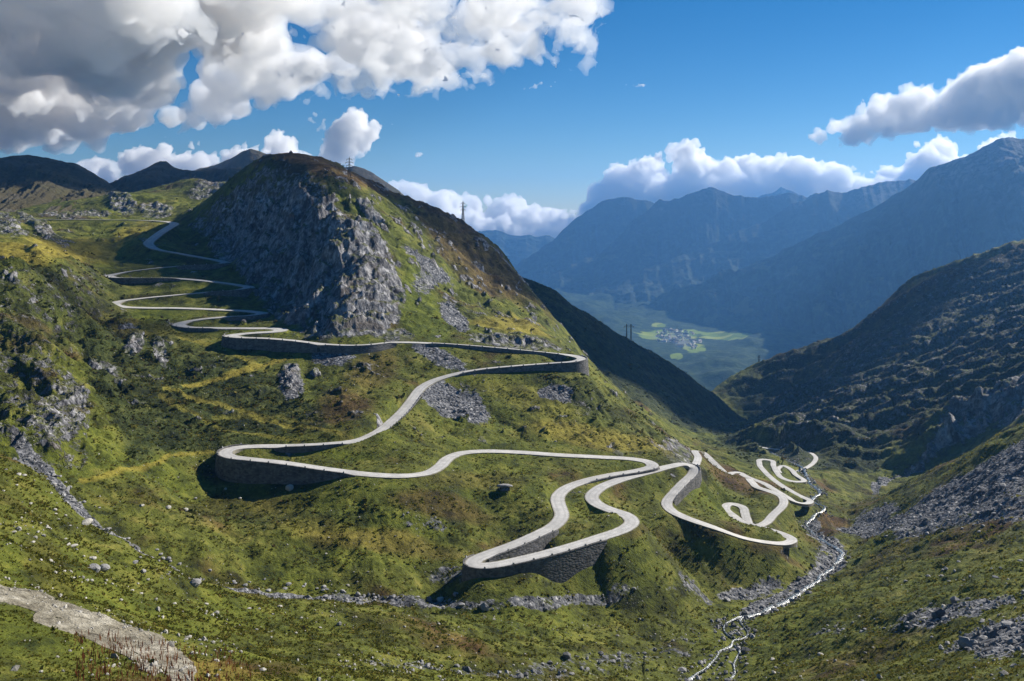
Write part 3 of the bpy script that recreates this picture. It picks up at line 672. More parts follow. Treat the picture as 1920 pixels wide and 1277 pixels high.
for i, j, side, label, short in wall_runs:
    c = R1.c[i:j + 1]; nv = R1.n[i:j + 1] * side
    k = len(c)
    hw_ = R1.hwa[i:j + 1]
    e = c[:, :2] + nv * (hw_ + 0.05)[:, None]
    o = c[:, :2] + nv * (hw_ + 0.65)[:, None]
    gz = np.minimum.reduce([ground(c[:, 0] + nv[:, 0] * (hw_ + w), c[:, 1] + nv[:, 1] * (hw_ + w)) for w in (2., 3.5, 5.)])
    bz = np.minimum(gz - 1.5, c[:, 2] - 1.5); ht = c[:, 2] - bz
    taper = np.minimum(1, np.minimum(np.arange(k), np.arange(k)[::-1]) / 3.0)
    top = c[:, 2] + 0.05 + 0.55 * taper
    ob = o + nv * (0.09 * ht)[:, None]
    V = np.concatenate([np.c_[e, c[:, 2] - 0.6], np.c_[e, top], np.c_[o, top], np.c_[o + nv * 0.12, top - 0.3], np.c_[o + nv * 0.02, top - 0.32], np.c_[ob, bz], np.c_[e, bz]])
    q = []
    ns = 7
    for s in range(ns):
        t_ = (s + 1) % ns
        for a2 in range(k - 1):
            f = (s * k + a2, s * k + a2 + 1, t_ * k + a2 + 1, t_ * k + a2)
            q.append(f if side > 0 else f[::-1])
    q.append([s * k for s in range(ns)] if side < 0 else [s * k for s in range(ns)][::-1]); q.append([s * k + k - 1 for s in range(ns)] if side > 0 else [s * k + k - 1 for s in range(ns)][::-1])
    wo = tag(mesh_obj('retaining_wall', V, q, WALLM), label, 'retaining wall')
    # guard posts standing on the parapet
    step_ = 5
    for a2 in range(2, k - 2, step_):
        if nposts >= 290: break
        if post_mesh is None:
            bv, bf = box_arrays(0.34, 0.26, 0.62)
            bv[4:, :2] *= 0.8
            bv = np.vstack([bv, [0, 0, 0.74]])
            bf = [f for f in bf if f != (4, 5, 6, 7)] + [(4, 5, 8), (5, 6, 8), (6, 7, 8), (7, 4, 8)]
            po = mesh_obj('guard_post', bv, bf, POSTM); post_mesh = po.data
        else:
            po = bpy.data.objects.new('guard_post', post_mesh); COL.objects.link(po)
        mid = (e[a2] + o[a2]) / 2
        po.location = (mid[0], mid[1], top[a2] - 0.03)
        po.rotation_euler = (0, 0, math.atan2(nv[a2, 1], nv[a2, 0]) + math.pi / 2 + random.uniform(-.1, .1))
        tag(po, 'small granite guard post on the ' + short, 'guard post', 'guard posts along the road walls')
        nposts += 1
print('walls', time.time() - T0, nposts)

# ------------------------------------------------------------------ far mountains
def far_material(name, forest, meadow, rockc, tree_line):
    m, t, b, pos = material(name, 0.95, 0.1)
    z = t.N.new('ShaderNodeSeparateXYZ'); t.L.new(pos, z.inputs[0])
    n = t.noise(pos, 1 / 420, 6, 0.65)
    f = t.noise(pos, 1 / 60, 5, 0.7)
    zz = t.math('ADD', z.outputs[2], t.math('MULTIPLY', t.math('SUBTRACT', n, 0.5), 900))
    c = t.mix(t.step(0.45, 0.62, f), forest, tuple(x * 2.2 for x in forest))
    clear = t.math('MULTIPLY', t.step(0.60, 0.66, t.noise(t.scale3(pos, (1, 1, 2.5)), 1 / 300, 4, 0.6)), t.step(tree_line + 300, tree_line - 500, z.outputs[2]))
    c = t.mix(clear, c, meadow)
    c = t.mix(t.step(tree_line - 150, tree_line + 150, zz), c, tuple(x * 0.6 for x in meadow))
    c = t.mix(t.math('MULTIPLY', t.step(tree_line + 50, tree_line + 400, zz), t.step(0.42, 0.58, f)), c, rockc)
    t.L.new(c, b.inputs['Base Color'])
    t.L.new(t.bump(t.math('ADD', f, t.math('MULTIPLY', t.noise(pos, 1 / 18, 3, 0.7), 0.4)), 30, 0.5), b.inputs['Normal'])
    return m
FARM = far_material('far_slopes', (0.013, 0.022, 0.014), (0.055, 0.062, 0.028), (0.12, 0.11, 0.11), 300)
HILLM = far_material('shaded_hill', (0.040, 0.042, 0.020), (0.09, 0.075, 0.035), (0.16, 0.155, 0.16), 250)

def ridge(crest, foot_run, foot_z, amp, wav, seed, mat, jag, ns=420, nt_=150, back=0.6, name='mountain'):
    cr = np.array(crest, float); cr = cr[np.argsort(cr[:, 0])]
    px = np.linspace(cr[0, 0], cr[-1, 0], ns)
    py = np.interp(px, cr[:, 0], cr[:, 1]); Y = np.interp(px, cr[:, 0], cr[:, 2])
    X = (px - CX) / F * Y; Z = CZ - (py - HZ) / F * Y
    Z = Z + fbm(X / (wav * 0.45) + seed, X * 0 + seed, o=5, ridged=True) * jag
    t = np.concatenate([np.linspace(0, 1, nt_), 1 + np.linspace(0, back, nt_ // 4)[1:]])
    T, _ = np.meshgrid(t, px, indexing='ij')
    fz = np.full(ns, CZ + foot_z) if np.isscalar(foot_z) else CZ + np.interp(px, cr[:, 0], foot_z)
    # slope profile: steeper towards the crest
    tt = np.clip(T, 0, 1); up = 0.72 * tt + 0.28 * tt**2.6
    ZZ = fz + (Z - fz) * up
    bk = np.clip(T - 1, 0, None)
    ZZ = ZZ - bk * (Z - fz) * 0.9
    fr = np.interp(px, [q[0] for q in foot_run], [q[1] for q in foot_run]) if not np.isscalar(foot_run) else foot_run
    fr = fr * (1 + 0.45 * fbm(px / 45 + seed, px * 0 + 2.2, o=4))
    YY = Y - fr * (1 - T)
    XX = X[None, :] * (0.35 + 0.65 * YY / Y)
    sp = fbm(XX / wav + seed + fbm(XX / wav + 2, T * 2.5 + seed, o=4) * 1.1, T * 2.1 + seed * 0.37 + XX / wav * 0.4, o=6, ridged=True, gain=0.5)
    env = np.clip(T * 3, 0, 1) * np.clip((1 - T) * 6, 0.0, 1) * (T < 1)
    ZZ = ZZ + sp * amp * env + fbm(XX / (wav * .3), YY / (wav * .3), o=5) * amp * 0.35 * env
    o = np_mesh(name, np.stack([XX, YY, ZZ], -1).reshape(-1, 3), grid_quads(len(t), ns), mat)
    tag(o, kind='structure')
    return o
ridge([(2250,215,5300),(2100,240,5300),(1960,262,5400),(1920,268,5450),(1878,270,5500),(1845,283,5550),(1800,303,5600),(1765,318,5700),(1740,327,5750),(1722,341,5800),(1690,362,6000),(1640,392,6200),(1586,425,6400),(1520,452,6600),(1461,480,6800),(1361,519,7100),(1300,545,7300),(1260,566,7500),(1215,600,7600),(1170,640,7700)],
      [(1200, 500), (1300, 750), (1461, 900), (1700, 1700), (1920, 2600)], -830, 140, 620, 3.1, FARM, 45, ns=620, nt_=260)
ridge([(1950,300,8300),(1800,330,8300),(1721,343,8300),(1690,344,8300),(1661,341,8300),(1640,350,8300),(1611,361,8300),(1580,366,8400),(1551,361,8400),(1535,368,8400),(1521,373,8400),(1461,400,8500),(1386,440,8600),(1311,470,8700),(1210,506,8800),(1130,540,8900),(1060,580,9000)],
      1700, -850, 80, 600, 8.4, FARM, 50, ns=500)
ridge([(1750,350,9300),(1600,366,9300),(1510,372,9300),(1481,366,9300),(1455,374,9300),(1411,378,9300),(1376,373,9300),(1350,362,9300),(1331,357,9300),(1311,363,9300),(1291,371,9300),(1230,384,9350),(1185,420,9400),(1150,462,9450),(1100,490,9500),(1025,527,9600)],
      900, -850, 80, 600, 15.2, FARM, 55, ns=500)
ridge([(1500,380,10300),(1300,392,10300),(1240,388,10300),(1215,378,10300),(1175,373,10300),(1130,380,10300),(1100,395,10300),(1060,430,10300),(1035,455,10300),(990,485,10300),(965,503,10300),(940,530,10300),(900,560,10300)],
      900, -850, 100, 700, 21.7, FARM, 40, ns=420)
ridge([(1600,380,12400),(1540,385,12400),(1515,375,12400),(1490,362,12400),(1465,356,12400),(1440,364,12400),(1410,375,12400),(1380,390,12400),(1100,450,12400),(1060,458,12400),(1030,447,12400),(1000,446,12400),(960,444,12400),(930,437,12400),(900,437,12400),(850,450,12400),(760,480,12400)],
      900, -850, 90, 800, 33.3, FARM, 50, ns=500)
# hills behind the pass on the left
ridge([(-320,330,1900),(-200,312,1850),(-60,304,1800),(0,297,1780),(50,293,1760),(70,295,1760),(100,300,1750),(130,306,1730),(150,312,1720),(180,328,1700),(215,353,1650),(260,385,1600),(300,405,1560)], 560, 0, 22, 170, 41.0, HILLM, 4, name='hill')
ridge([(130,420,2150),(200,360,2200),(230,343,2200),(262,325,2200),(300,305,2200),(312,306,2200),(328,318,2190),(345,322,2170),(375,322,2150),(400,318,2120),(440,318,2100),(520,330,2050)], 620, -10, 24, 180, 47.0, HILLM, 6, name='hill')
ridge([(300,345,3200),(375,318,3200),(400,313,3200),(430,300,3200),(452,287,3200),(470,282,3200),(486,285,3200),(510,293,3200),(540,300,3200),(580,307,3200),(610,315,3200),(640,317,3200),(665,314,3200),(682,318,3200),(700,327,3200),(725,343,3200),(745,358,3200),(760,370,3200),(785,392,3180),(830,440,3150),(900,500,3100)], 700, -200, 40, 300, 52.0, HILLM, 8, name='hill')
# valley floor
vx, vy = np.meshgrid(np.linspace(-2500, 4500, 320), np.linspace(2300, 11500, 360))
vz = CZ - 815 + fbm(vx / 500, vy / 500, o=4) * 26
_px = CX + F * vx / vy; _py = HZ + F * 815 / vy
vz = vz + sstep(60, 150, np.hypot(_px - 1280, (_py - 635) * 2.6)) * np.maximum(-20, fbm(vx / 420 + 5, vy / 420, o=5) * 110 + 40)
vm, t, b, pos = material('valley_floor', 0.95, 0.1)
va = t.attr('cover_a')
f = t.noise(pos, 1 / 50, 5, 0.7)
c = t.mix(t.step(0.45, 0.6, f), (0.012, 0.026, 0.010), (0.034, 0.056, 0.018))
fld = t.voro(pos, 1 / 150)
fs = t.N.new('ShaderNodeSeparateColor'); t.L.new(fld['Color'], fs.inputs[0])
fe = t.step(0.35, 0.75, t.math('ADD', va[0], t.math('MULTIPLY', t.math('SUBTRACT', t.noise(pos, 1 / 70, 5, 0.7), 0.5), 1.5)))
c = t.mix(t.math('MULTIPLY', fe, t.step(0.02, 0.2, va[0])), c, t.ramp(fs.outputs[0], [(0, (0.08, 0.13, 0.02)), (0.5, (0.16, 0.22, 0.03)), (1, (0.24, 0.27, 0.05))]))
c = t.mix(va[1], c, (0.24, 0.24, 0.23))
t.L.new(c, b.inputs['Base Color'])
t.L.new(t.bump(f, 12, 0.7), b.inputs['Normal'])
val_o = np_mesh('valley_floor', np.stack([vx, vy, vz], -1).reshape(-1, 3), grid_quads(360, 320), vm)
tag(val_o, kind='structure')
PXv = CX + F * vx / vy; PYv = HZ + F * (CZ - vz) / vy
wv = fbm(vx / 120, vy / 120, o=4)
def vblob(cx, cy, rx, ry): return 1 - sstep(0.5, 1.3, np.hypot((PXv - cx) / rx, (PYv - cy) / ry) + wv * 0.5)
fields = np.maximum.reduce([vblob(1260, 628, 70, 12), vblob(1350, 630, 50, 8), vblob(1235, 610, 16, 5), vblob(1300, 652, 26, 10), vblob(1270, 668, 14, 7), vblob(1390, 628, 20, 5)])
town = np.maximum(vblob(1262, 632, 34, 10), vblob(1285, 645, 20, 8)) * 0.5
add_cover(val_o.data, (fields, town, town * 0), (town * 0,) * 3)
print('far', time.time() - T0)

# ------------------------------------------------------------------ sky
w = bpy.data.worlds.new('World'); SC.world = w; w.use_nodes = True
t = NT(w.node_tree)
bg = t.N['Background']
sky = t.N.new('ShaderNodeTexSky'); sky.sky_type = 'NISHITA'; sky.sun_disc = False
sky.sun_elevation, sky.sun_rotation, sky.altitude, sky.air_density, sky.dust_density, sky.ozone_density = R(SUN_EL), R(SUN_AZ), 2000, 1.0, 0.0, 4.0
hs = t.N.new('ShaderNodeHueSaturation'); hs.inputs['Saturation'].default_value = 1.35; t.L.new(sky.outputs[0], hs.inputs['Color']); t.L.new(hs.outputs[0], bg.inputs[0]); bg.inputs[1].default_value = 0.05

# ------------------------------------------------------------------ air
def haze():
    x0, x1, y0, y1, z0, z1 = -9000, 9000, -60, 13600, CZ - 1200, CZ + 580
    v = [(x, y, z) for z in (z0, z1) for x, y in ((x0, y0), (x1, y0), (x1, y1), (x0, y1))]
    o = mesh_obj('haze', v, [(3, 2, 1, 0), (4, 5, 6, 7), (0, 1, 5, 4), (1, 2, 6, 5), (2, 3, 7, 6), (3, 0, 4, 7)])
    m = bpy.data.materials.new('air'); m.use_nodes = True
    t = NT(m.node_tree); t.N.remove(t.N['Principled BSDF'])
    pv = t.N.new('ShaderNodeVolumePrincipled')
    pv.inputs['Color'].default_value = (0.17, 0.46, 1.0, 1); pv.inputs['Density'].default_value = 0.000048; pv.inputs['Anisotropy'].default_value = 0.4
    t.L.new(pv.outputs[0], t.N['Material Output'].inputs['Volume'])
    o.data.materials.append(m)
    tag(o, kind='stuff')
haze()
SC.view_settings.view_transform = 'Standard'; SC.view_settings.look = 'None'; SC.view_settings.exposure = 0.7; SC.view_settings.gamma = 1.0
SC.cycles.use_denoising = True
SC.cycles.max_bounces = 14; SC.cycles.diffuse_bounces = 3; SC.cycles.glossy_bounces = 2; SC.cycles.volume_bounces = 12
print('done', time.time() - T0)
# ------------------------------------------------------------------ clouds: lumps of dense vapour, lit by the sun
def in_poly(px, py, pts):
    """signed distance (px), positive inside"""
    px = np.asarray(px, float); py = np.asarray(py, float)
    ins = np.zeros(px.shape, bool); d = np.full(px.shape, 1e9)
    n_ = len(pts)
    for a in range(n_):
        (x0, y0), (x1, y1) = pts[a], pts[(a + 1) % n_]
        if y0 != y1:
            c = ((y0 > py) != (y1 > py)) & (px < (x1 - x0) * (py - y0) / (y1 - y0) + x0); ins ^= c
        vx, vy = x1 - x0, y1 - y0
        t = np.clip(((px - x0) * vx + (py - y0) * vy) / (vx * vx + vy * vy + 1e-9), 0, 1)
        d = np.minimum(d, np.hypot(px - x0 - t * vx, py - y0 - t * vy))
    return np.where(ins, d, -d)
def ico(sub):
    import bmesh
    bm = bmesh.new(); bmesh.ops.create_icosphere(bm, subdivisions=sub, radius=1.0)
    v = np.array([q.co[:] for q in bm.verts]); f = np.array([[q.index for q in fc.verts] for fc in bm.faces])
    bm.free(); return v, f
ICO2 = ico(2)
def vapour(name, dens, col, aniso):
    m = bpy.data.materials.new(name); m.use_nodes = True
    t = NT(m.node_tree); t.N.remove(t.N['Principled BSDF'])
    pv = t.N.new('ShaderNodeVolumeScatter')
    pv.inputs['Color'].default_value = (*col, 1); pv.inputs['Density'].default_value = dens; pv.inputs['Anisotropy'].default_value = aniso
    t.L.new(pv.outputs[0], t.N['Material Output'].inputs['Volume'])
    return m
def tex(kind, size, depth=2):
    x = bpy.data.textures.new(kind.lower(), kind); x.noise_scale = size
    if kind == 'CLOUDS': x.noise_depth = depth; x.noise_type = 'HARD_NOISE'
    return x
def cloud(name, centres, radii, voxel, mat, disp, flat=None):
    v, f = ICO2
    V = (v[None] * radii[:, None, None] + centres[:, None, :]).reshape(-1, 3)
    if flat is not None: V[:, 2] = np.maximum(V[:, 2], flat + 0.12 * (V[:, 2] - flat))
    Fc = (f[None] + (np.arange(len(radii)) * len(v))[:, None, None]).reshape(-1, 3)
    o = np_mesh(name, V, Fc, mat)
    r = o.modifiers.new('union', 'REMESH'); r.mode = 'VOXEL'; r.voxel_size = voxel; r.use_smooth_shade = True
    for size, amt in disp:
        d = o.modifiers.new('billow', 'DISPLACE'); d.texture = tex('CLOUDS', size); d.texture_coords = 'GLOBAL'; d.strength = amt; d.mid_level = 0.5
    r = o.modifiers.new('clean', 'REMESH'); r.mode = 'VOXEL'; r.voxel_size = voxel; r.use_smooth_shade = True
    for size, amt in (disp[-2][0] * 0.75, disp[-2][1] * 0.36), (disp[-1][0] * 0.8, disp[-1][1] * 0.42):
        d = o.modifiers.new('detail', 'DISPLACE'); d.texture = tex('CLOUDS', size); d.texture_coords = 'GLOBAL'; d.strength = amt; d.mid_level = 0.5
    tag(o, kind='stuff')
    return o
def puffs(poly_, n, rmin, rmax, Y, dY, children=(7, 5, 4), lean=1.0, over=2.0, seed=1, alt=None, sink=0.85, dalt=60):
    g = np.random.default_rng(seed)
    pts = np.array(poly_, float)
    out_c, out_r = [], []
    k = 0
    while k < n:
        px = g.uniform(pts[:, 0].min(), pts[:, 0].max(), 4 * n); py = g.uniform(pts[:, 1].min(), pts[:, 1].max(), 4 * n)
        d = in_poly(px, py, poly_)
        for a, b, e in zip(px, py, d):
            if e < rmin * 0.5 or k >= n: continue
            r = min(e + over, rmax * g.uniform(0.4, 1.0))
            y = (alt + g.normal() * dalt) * F / (HZ - b) if alt else Y + g.uniform(-dY, dY)
            out_c.append(P(a, b, y)); out_r.append(r * y / F); k += 1
    c = np.array(out_c); r = np.array(out_r); s0 = 0
    for m in children:
        src = np.arange(s0, len(r)); s0 = len(r)
        dirs = g.normal(size=(len(src) * m, 3)); dirs[:, 2] += 0.5 * lean; dirs[:, 1] -= 0.35
        dirs /= np.linalg.norm(dirs, axis=1)[:, None]
        rr = np.repeat(r[src], m) * g.uniform(0.25, 0.55, len(dirs))
        cc = np.repeat(c[src], m, 0) + dirs * np.repeat(r[src], m)[:, None] * sink
        c = np.vstack([c, cc]); r = np.concatenate([r, rr])
    return c, r
VAP = vapour('cloud_vapour', 0.0095, (0.98, 0.983, 0.986), 0.25)
VAPD = vapour('shade_grey_vapour', 0.013, (0.76, 0.80, 0.85), 0.3)  # scatter colour greyed to deepen the shade of the deck
VAPT = vapour('thin_cloud_vapour', 0.007, (0.98, 0.98, 0.98), 0.3)
BANK = [(690,500),(700,362),(735,338),(800,345),(850,352),(900,368),(960,370),(1010,380),(1060,392),(1088,388),(1100,352),(1130,322),(1165,306),(1200,296),(1240,280),(1280,262),(1305,256),(1320,275),(1335,298),(1370,294),(1420,292),(1480,290),(1530,296),(1580,306),(1640,318),(1690,300),(1716,262),(1742,243),(1775,252),(1800,280),(1850,262),(1890,240),(1915,245),(1930,330),(1930,420),(1400,420),(1100,470),(900,500)]
c, r = puffs(BANK, 560, 6, 34, 16500, 700, seed=3)
cloud('cloud', c, r, 22, VAP, [(230, 110), (80, 50), (35, 20)])
LEFT = [(40,345),(120,303),(150,296),(200,292),(250,277),(300,266),(350,266),(385,262),(430,279),(470,259),(500,243),(530,240),(558,248),(578,272),(590,302),(620,345),(640,380),(300,380),(100,360)]
c, r = puffs(LEFT, 170, 6, 30, 15000, 600, seed=5)
cloud('cloud', c, r, 20, VAP, [(210, 100), (75, 45), (32, 18)])
PUFF = [(575,320),(592,282),(606,250),(630,220),(655,202),(680,200),(702,214),(726,220),(745,238),(736,256),(706,266),(696,284),(676,306),(640,330)]
c, r = puffs(PUFF, 60, 4, 26, 14500, 300, seed=8)
cloud('cloud', c, r, 18, VAP, [(180, 90), (65, 40), (28, 16)])
RIGHT = [(1508,264),(1515,244),(1560,226),(1598,216),(1612,186),(1640,172),(1680,178),(1705,158),(1740,162),(1768,164),(1800,138),(1850,118),(1900,94),(1960,76),(2100,50),(2100,230),(1960,236),(1900,240),(1860,250),(1760,252),(1700,254),(1660,264),(1600,280),(1550,276)]
c, r = puffs(RIGHT, 260, 6, 40, 14300, 500, seed=11)
cloud('cloud', c, r, 20, vapour('bright_cloud_vapour', 0.006, (0.97, 0.975, 0.98), 0.25), [(200, 100), (70, 45), (30, 18)])
WISP = [[(975,170),(990,158),(1015,152),(1050,152),(1058,160),(1030,166)], [(1165,162),(1185,153),(1218,158),(1210,165)], [(570,230),(572,212),(600,205),(618,220),(612,245),(590,250)], [(770,292),(790,283),(800,290),(785,297)]]
for k, wp in enumerate(WISP):
    c, r = puffs(wp, 14, 2, 10, 13500, 200, seed=40 + k, children=(5, 4))
    cloud('cloud', c, r, 16, VAPT, [(90, 60), (35, 24)])
DARK = [(-420,305),(-100,297),(0,292),(100,286),(190,276),(280,258),(350,232),(420,190),(440,150),(420,100),(430,40),(400,-60),(420,-300),(-500,-300)]
c1, r1 = puffs(DARK, 300, 14, 80, 0, 0, seed=14, alt=950, lean=-0.6, children=(6, 4))
UPPER = [(-600,270),(200,240),(360,195),(470,120),(620,-20),(700,-200),(700,-500),(-600,-500)]  # cloud layer added above the dark deck to block its sun
c2, r2 = puffs(UPPER, 160, 40, 130, 0, 0, seed=15, alt=1500, lean=0, children=(4,), dalt=120)
cloud('cloud', np.vstack([c1, c2]), np.concatenate([r1, r2]), 26, VAPD, [(320, 160), (110, 70), (45, 26)])
LIT = [(250,268),(330,255),(400,246),(470,226),(530,200),(600,184),(700,192),(790,186),(860,178),(915,172),(945,150),(990,128),(1040,135),(1085,148),(1130,130),(1160,100),(1150,70),(1185,40),(1195,10),(1230,-60),(1100,-220),(420,-220),(400,60),(390,150)]
c, r = puffs(LIT, 680, 9, 40, 0, 0, seed=21, alt=950, lean=-0.2, over=3, children=(6, 5, 3))
ppx, ppy = CX + F * c[:, 0] / c[:, 1], HZ - F * (c[:, 2] - CZ) / c[:, 1]
keep = (r > 22) & (fbm(ppx / 75, ppy / 42, o=3) > -0.10) & (np.hypot((ppx - 520) / 120, (ppy - 25) / 32) > 1)
c, r = c[keep], r[keep]
cloud('cloud', c, r, 17, vapour('lit_cloud_vapour', 0.0055, (0.90, 0.92, 0.94), 0.3), [(200, 110), (80, 50), (34, 20)])  # colour greyed to put shade inside the puffs
VEIL = [(330,250),(420,238),(520,200),(620,180),(760,176),(880,168),(930,140),(1020,110),(1100,110),(1150,60),(1180,0),(1150,-120),(330,-120)]
c, r = puffs(VEIL, 120, 24, 80, 0, 0, seed=25, alt=1250, lean=0, over=0, children=(4,), dalt=60)
c[:, 2] = CZ + 1250 + (c[:, 2] - CZ - 1250) * 0.45
cloud('cloud', c, r, 40, vapour('veil_vapour', 0.006, (0.95, 0.97, 1.0), 0.3), [(300, 160), (110, 70)])
VAPO = vapour('shade_cloud_vapour', 0.05, (0.98, 0.98, 0.98), 0.3)
# clouds overhead, out of view, added to cast shade on the slopes
def overhead(x, y, z, L, hl, hw, ang, n, seed, rad=95):
    g = np.random.default_rng(seed)
    ctr = np.array((x, y, z)) + np.array(sd) * L
    a = g.uniform(-1, 1, (n, 2)); a = a[(a**2).sum(1) < 1]
    ca, sa = math.cos(ang), math.sin(ang)
    # axes across the sun's direction, so that the shadow has this outline
    e1 = np.array((ca, sa, 0.0)); s_ = np.array(sd); e1 -= s_ * e1.dot(s_); e1 /= np.linalg.norm(e1); e2 = np.cross(s_, e1)
    P_ = ctr + a[:, :1] * hl * e1 + a[:, 1:] * hw * e2
    P_[:, 2] = ctr[2] + (P_[:, 2] - ctr[2]) * 1.0
    r_ = g.uniform(0.3, 0.55, len(P_)) * max(hw, rad)
    cloud('cloud', P_, r_, 24, VAPO, [(120, 50), (45, 20)])
overhead(150, 1260, CZ - 190, 2600, 380, 150, math.atan2(150, 345), 150, 61)
overhead(-930, 1830, CZ + 60, 2900, 520, 260, math.atan2(500, 250), 150, 63)
overhead(-65, 915, CZ - 8, 2300, 235, 80, math.atan2(100, 225), 90, 64)
overhead(760, 1560, CZ - 170, 2600, 380, 70, math.atan2(500, -300), 120, 65, 70)
overhead(-300, 570, CZ - 56, 2300, 130, 30, 0.25, 90, 66, 70)
overhead(-292, 728, CZ - 50, 2300, 100, 20, 0.0, 110, 67, 60)
overhead(-830, 1480, CZ + 25, 2900, 330, 130, math.atan2(200, 250), 120, 68)
# ------------------------------------------------------------------ water
def water_material():
    m, t, b, pos = material('white_water', 0.25, 0.5)
    n = t.noise(pos, 1 / 1.6, 5, 0.7, 0.8)
    c = t.ramp(n, [(0.42, (0.02, 0.028, 0.032)), (0.54, (0.11, 0.13, 0.14)), (0.60, (0.42, 0.44, 0.45)), (0.68, (0.75, 0.77, 0.78))])
    t.L.new(c, b.inputs['Base Color'])
    t.L.new(t.bump(n, 0.5, 0.8), b.inputs['Normal'])
    return m
WATER = water_material()
for c, nrm, wid in rivers:
    k = len(c); nn = np.concatenate([nrm, np.zeros((k, 1))], 1)
    V = np.concatenate([c + nn * (o * wid)[:, None] * 0.5 + [0, 0, z] for o, z in ((-1, -0.35), (-0.5, 0.0), (0, 0.12), (0.5, 0.0), (1, -0.35))])
    V[:, 2] += fbm(V[:, 0] / 1.5, V[:, 1] / 1.5, o=2) * 0.25 + 0.1
    i = np.arange(5 * k).reshape(5, k)
    q = np.stack([i[:-1, :-1].ravel(), i[1:, :-1].ravel(), i[1:, 1:].ravel(), i[:-1, 1:].ravel()], 1)[:, ::-1]
    tag(np_mesh('stream', V, q, WATER), kind='structure')

# ------------------------------------------------------------------ scattered ground cover
vis = np.zeros((NR, NC), bool)
sl_ = (GZ - CZ) / GY
cm = np.maximum.accumulate(sl_, axis=0)
vis[:] = sl_ >= cm - 0.004
vis &= (np.abs(UU) < 0.62) & (sl_ > -0.60)
area = np.gradient(U)[None, :] * GY * (np.gradient(rows)[:, None] * GY)
roadclear = sstep(4.6, 6.0, RD)
def scatter(dens, seed):
    g = np.random.default_rng(seed)
    n = g.poisson(np.clip(dens * area * vis, 0, 6))
    ri, ci = np.nonzero(n); k = n[ri, ci]
    ri = np.repeat(ri, k); ci = np.repeat(ci, k)
    u = U[ci] + g.uniform(-.5, .5, len(ci)) * np.gradient(U)[ci]; l = rows[ri] + g.uniform(-.5, .5, len(ri)) * np.gradient(rows)[ri]
    y = np.exp(l); x = u * y
    return np.stack([x, y, ground(x, y)], 1), ri, ci, g
def tile(tv, tf, pos, size, g, squash=(0.8, 1.2), tilt=0.25):
    k = len(pos); a = g.uniform(0, 6.283, k); ca, sa = np.cos(a), np.sin(a)
    v = tv[g.integers(0, len(tv), k)] if tv.ndim == 3 else np.repeat(tv[None], k, 0)
    v = v * (size[:, None, None] * np.stack([g.uniform(*squash, k), g.uniform(*squash, k), g.uniform(*squash, k)], 1)[:, None, :])
    x = v[..., 0] * ca[:, None] - v[..., 1] * sa[:, None]; y = v[..., 0] * sa[:, None] + v[..., 1] * ca[:, None]
    z = v[..., 2] + tilt * (x * g.normal(size=(k, 1)) * 0.5 + y * g.normal(size=(k, 1)) * 0.5)
    V = np.stack([x, y, z], -1) + pos[:, None, :]
    Fq = tf[None] + (np.arange(k) * v.shape[1])[:, None, None]
    return V.reshape(-1, 3), Fq.reshape(-1, tf.shape[1])
gt = np.random.default_rng(5)
# stone shapes: angular lumps cut from an icosahedron
iv, if_ = ico(1)
def stone_shapes(n, sub=1):
    bv, bf = ico(sub)
    out = []
    for k in range(n):
        v = bv.copy() * gt.uniform(0.7, 1.25, 3)
        for c in range(6):
            nn = gt.normal(size=3); nn /= np.linalg.norm(nn); d = gt.uniform(0.5, 0.8)
            e = v @ nn - d; v = v - np.clip(e, 0, None)[:, None] * nn
        v *= 0.55; v[:, 2] = v[:, 2] * 0.75 + 0.12
        out.append(v)
    return np.array(out), bf
STONES, SF = stone_shapes(12)
def stone_material(name, lo, hi):
    m, t, b, pos = material(name, 0.9, 0.2)
    oi = t.N.new('ShaderNodeNewGeometry')
    n = t.noise(pos, 1 / 1.3, 5, 0.65)
    f = t.math('ADD', t.math('MULTIPLY', oi.outputs['Random Per Island'], 0.5), t.math('MULTIPLY', n, 0.5))
    t.L.new(t.ramp(f, [(0.2, lo), (0.55, tuple((a + b_) / 2 for a, b_ in zip(lo, hi))), (0.85, hi)]), b.inputs['Base Color'])
    t.L.new(t.bump(t.noise(pos, 2.2, 4, 0.7), 0.25, 0.8), b.inputs['Normal'])
    return m
STONEM = stone_material('grey_granite', (0.10, 0.10, 0.105), (0.36, 0.35, 0.34))
PALEM = stone_material('pale_granite', (0.22, 0.21, 0.19), (0.52, 0.49, 0.43))
# rubble in the gullies and on the scree
lod = np.clip(1.0 / (GY / 300.0)**1.2, 0.25, 2.2)
pos, ri, ci, g = scatter((np.where(scree > 0.35, 0.22 * scree, 0) * lod + 0.28 * (1 - sstep(2.0, 6.5, RVD)) + 0.12 * (RVD < 1.2)) * sstep(4.6, 6.0, RD + 4 * (RVD < 12)), 31)
V, q = tile(STONES, SF, pos, g.lognormal(-0.15, 0.5, len(pos)).clip(0.35, 3.2), g)
tag(np_mesh('rubble', V, q, STONEM, smooth=False), kind='stuff')
print('rubble', len(pos))
near_stones = sstep(420, 150, GY)
patch = sstep(0.02, 0.3, fbm(GX / 22, GY / 22, o=3))
pos, ri, ci, g = scatter((0.006 + 0.11 * patch * near_stones + 0.05 * rock * 0.4) * lod * roadclear * (GY < 700), 32)
V, q = tile(STONES, SF, pos, g.lognormal(-0.8, 0.5, len(pos)).clip(0.18, 1.6), g)
tag(np_mesh('rubble', V, q, PALEM, smooth=False), kind='stuff')
print('pale', len(pos))
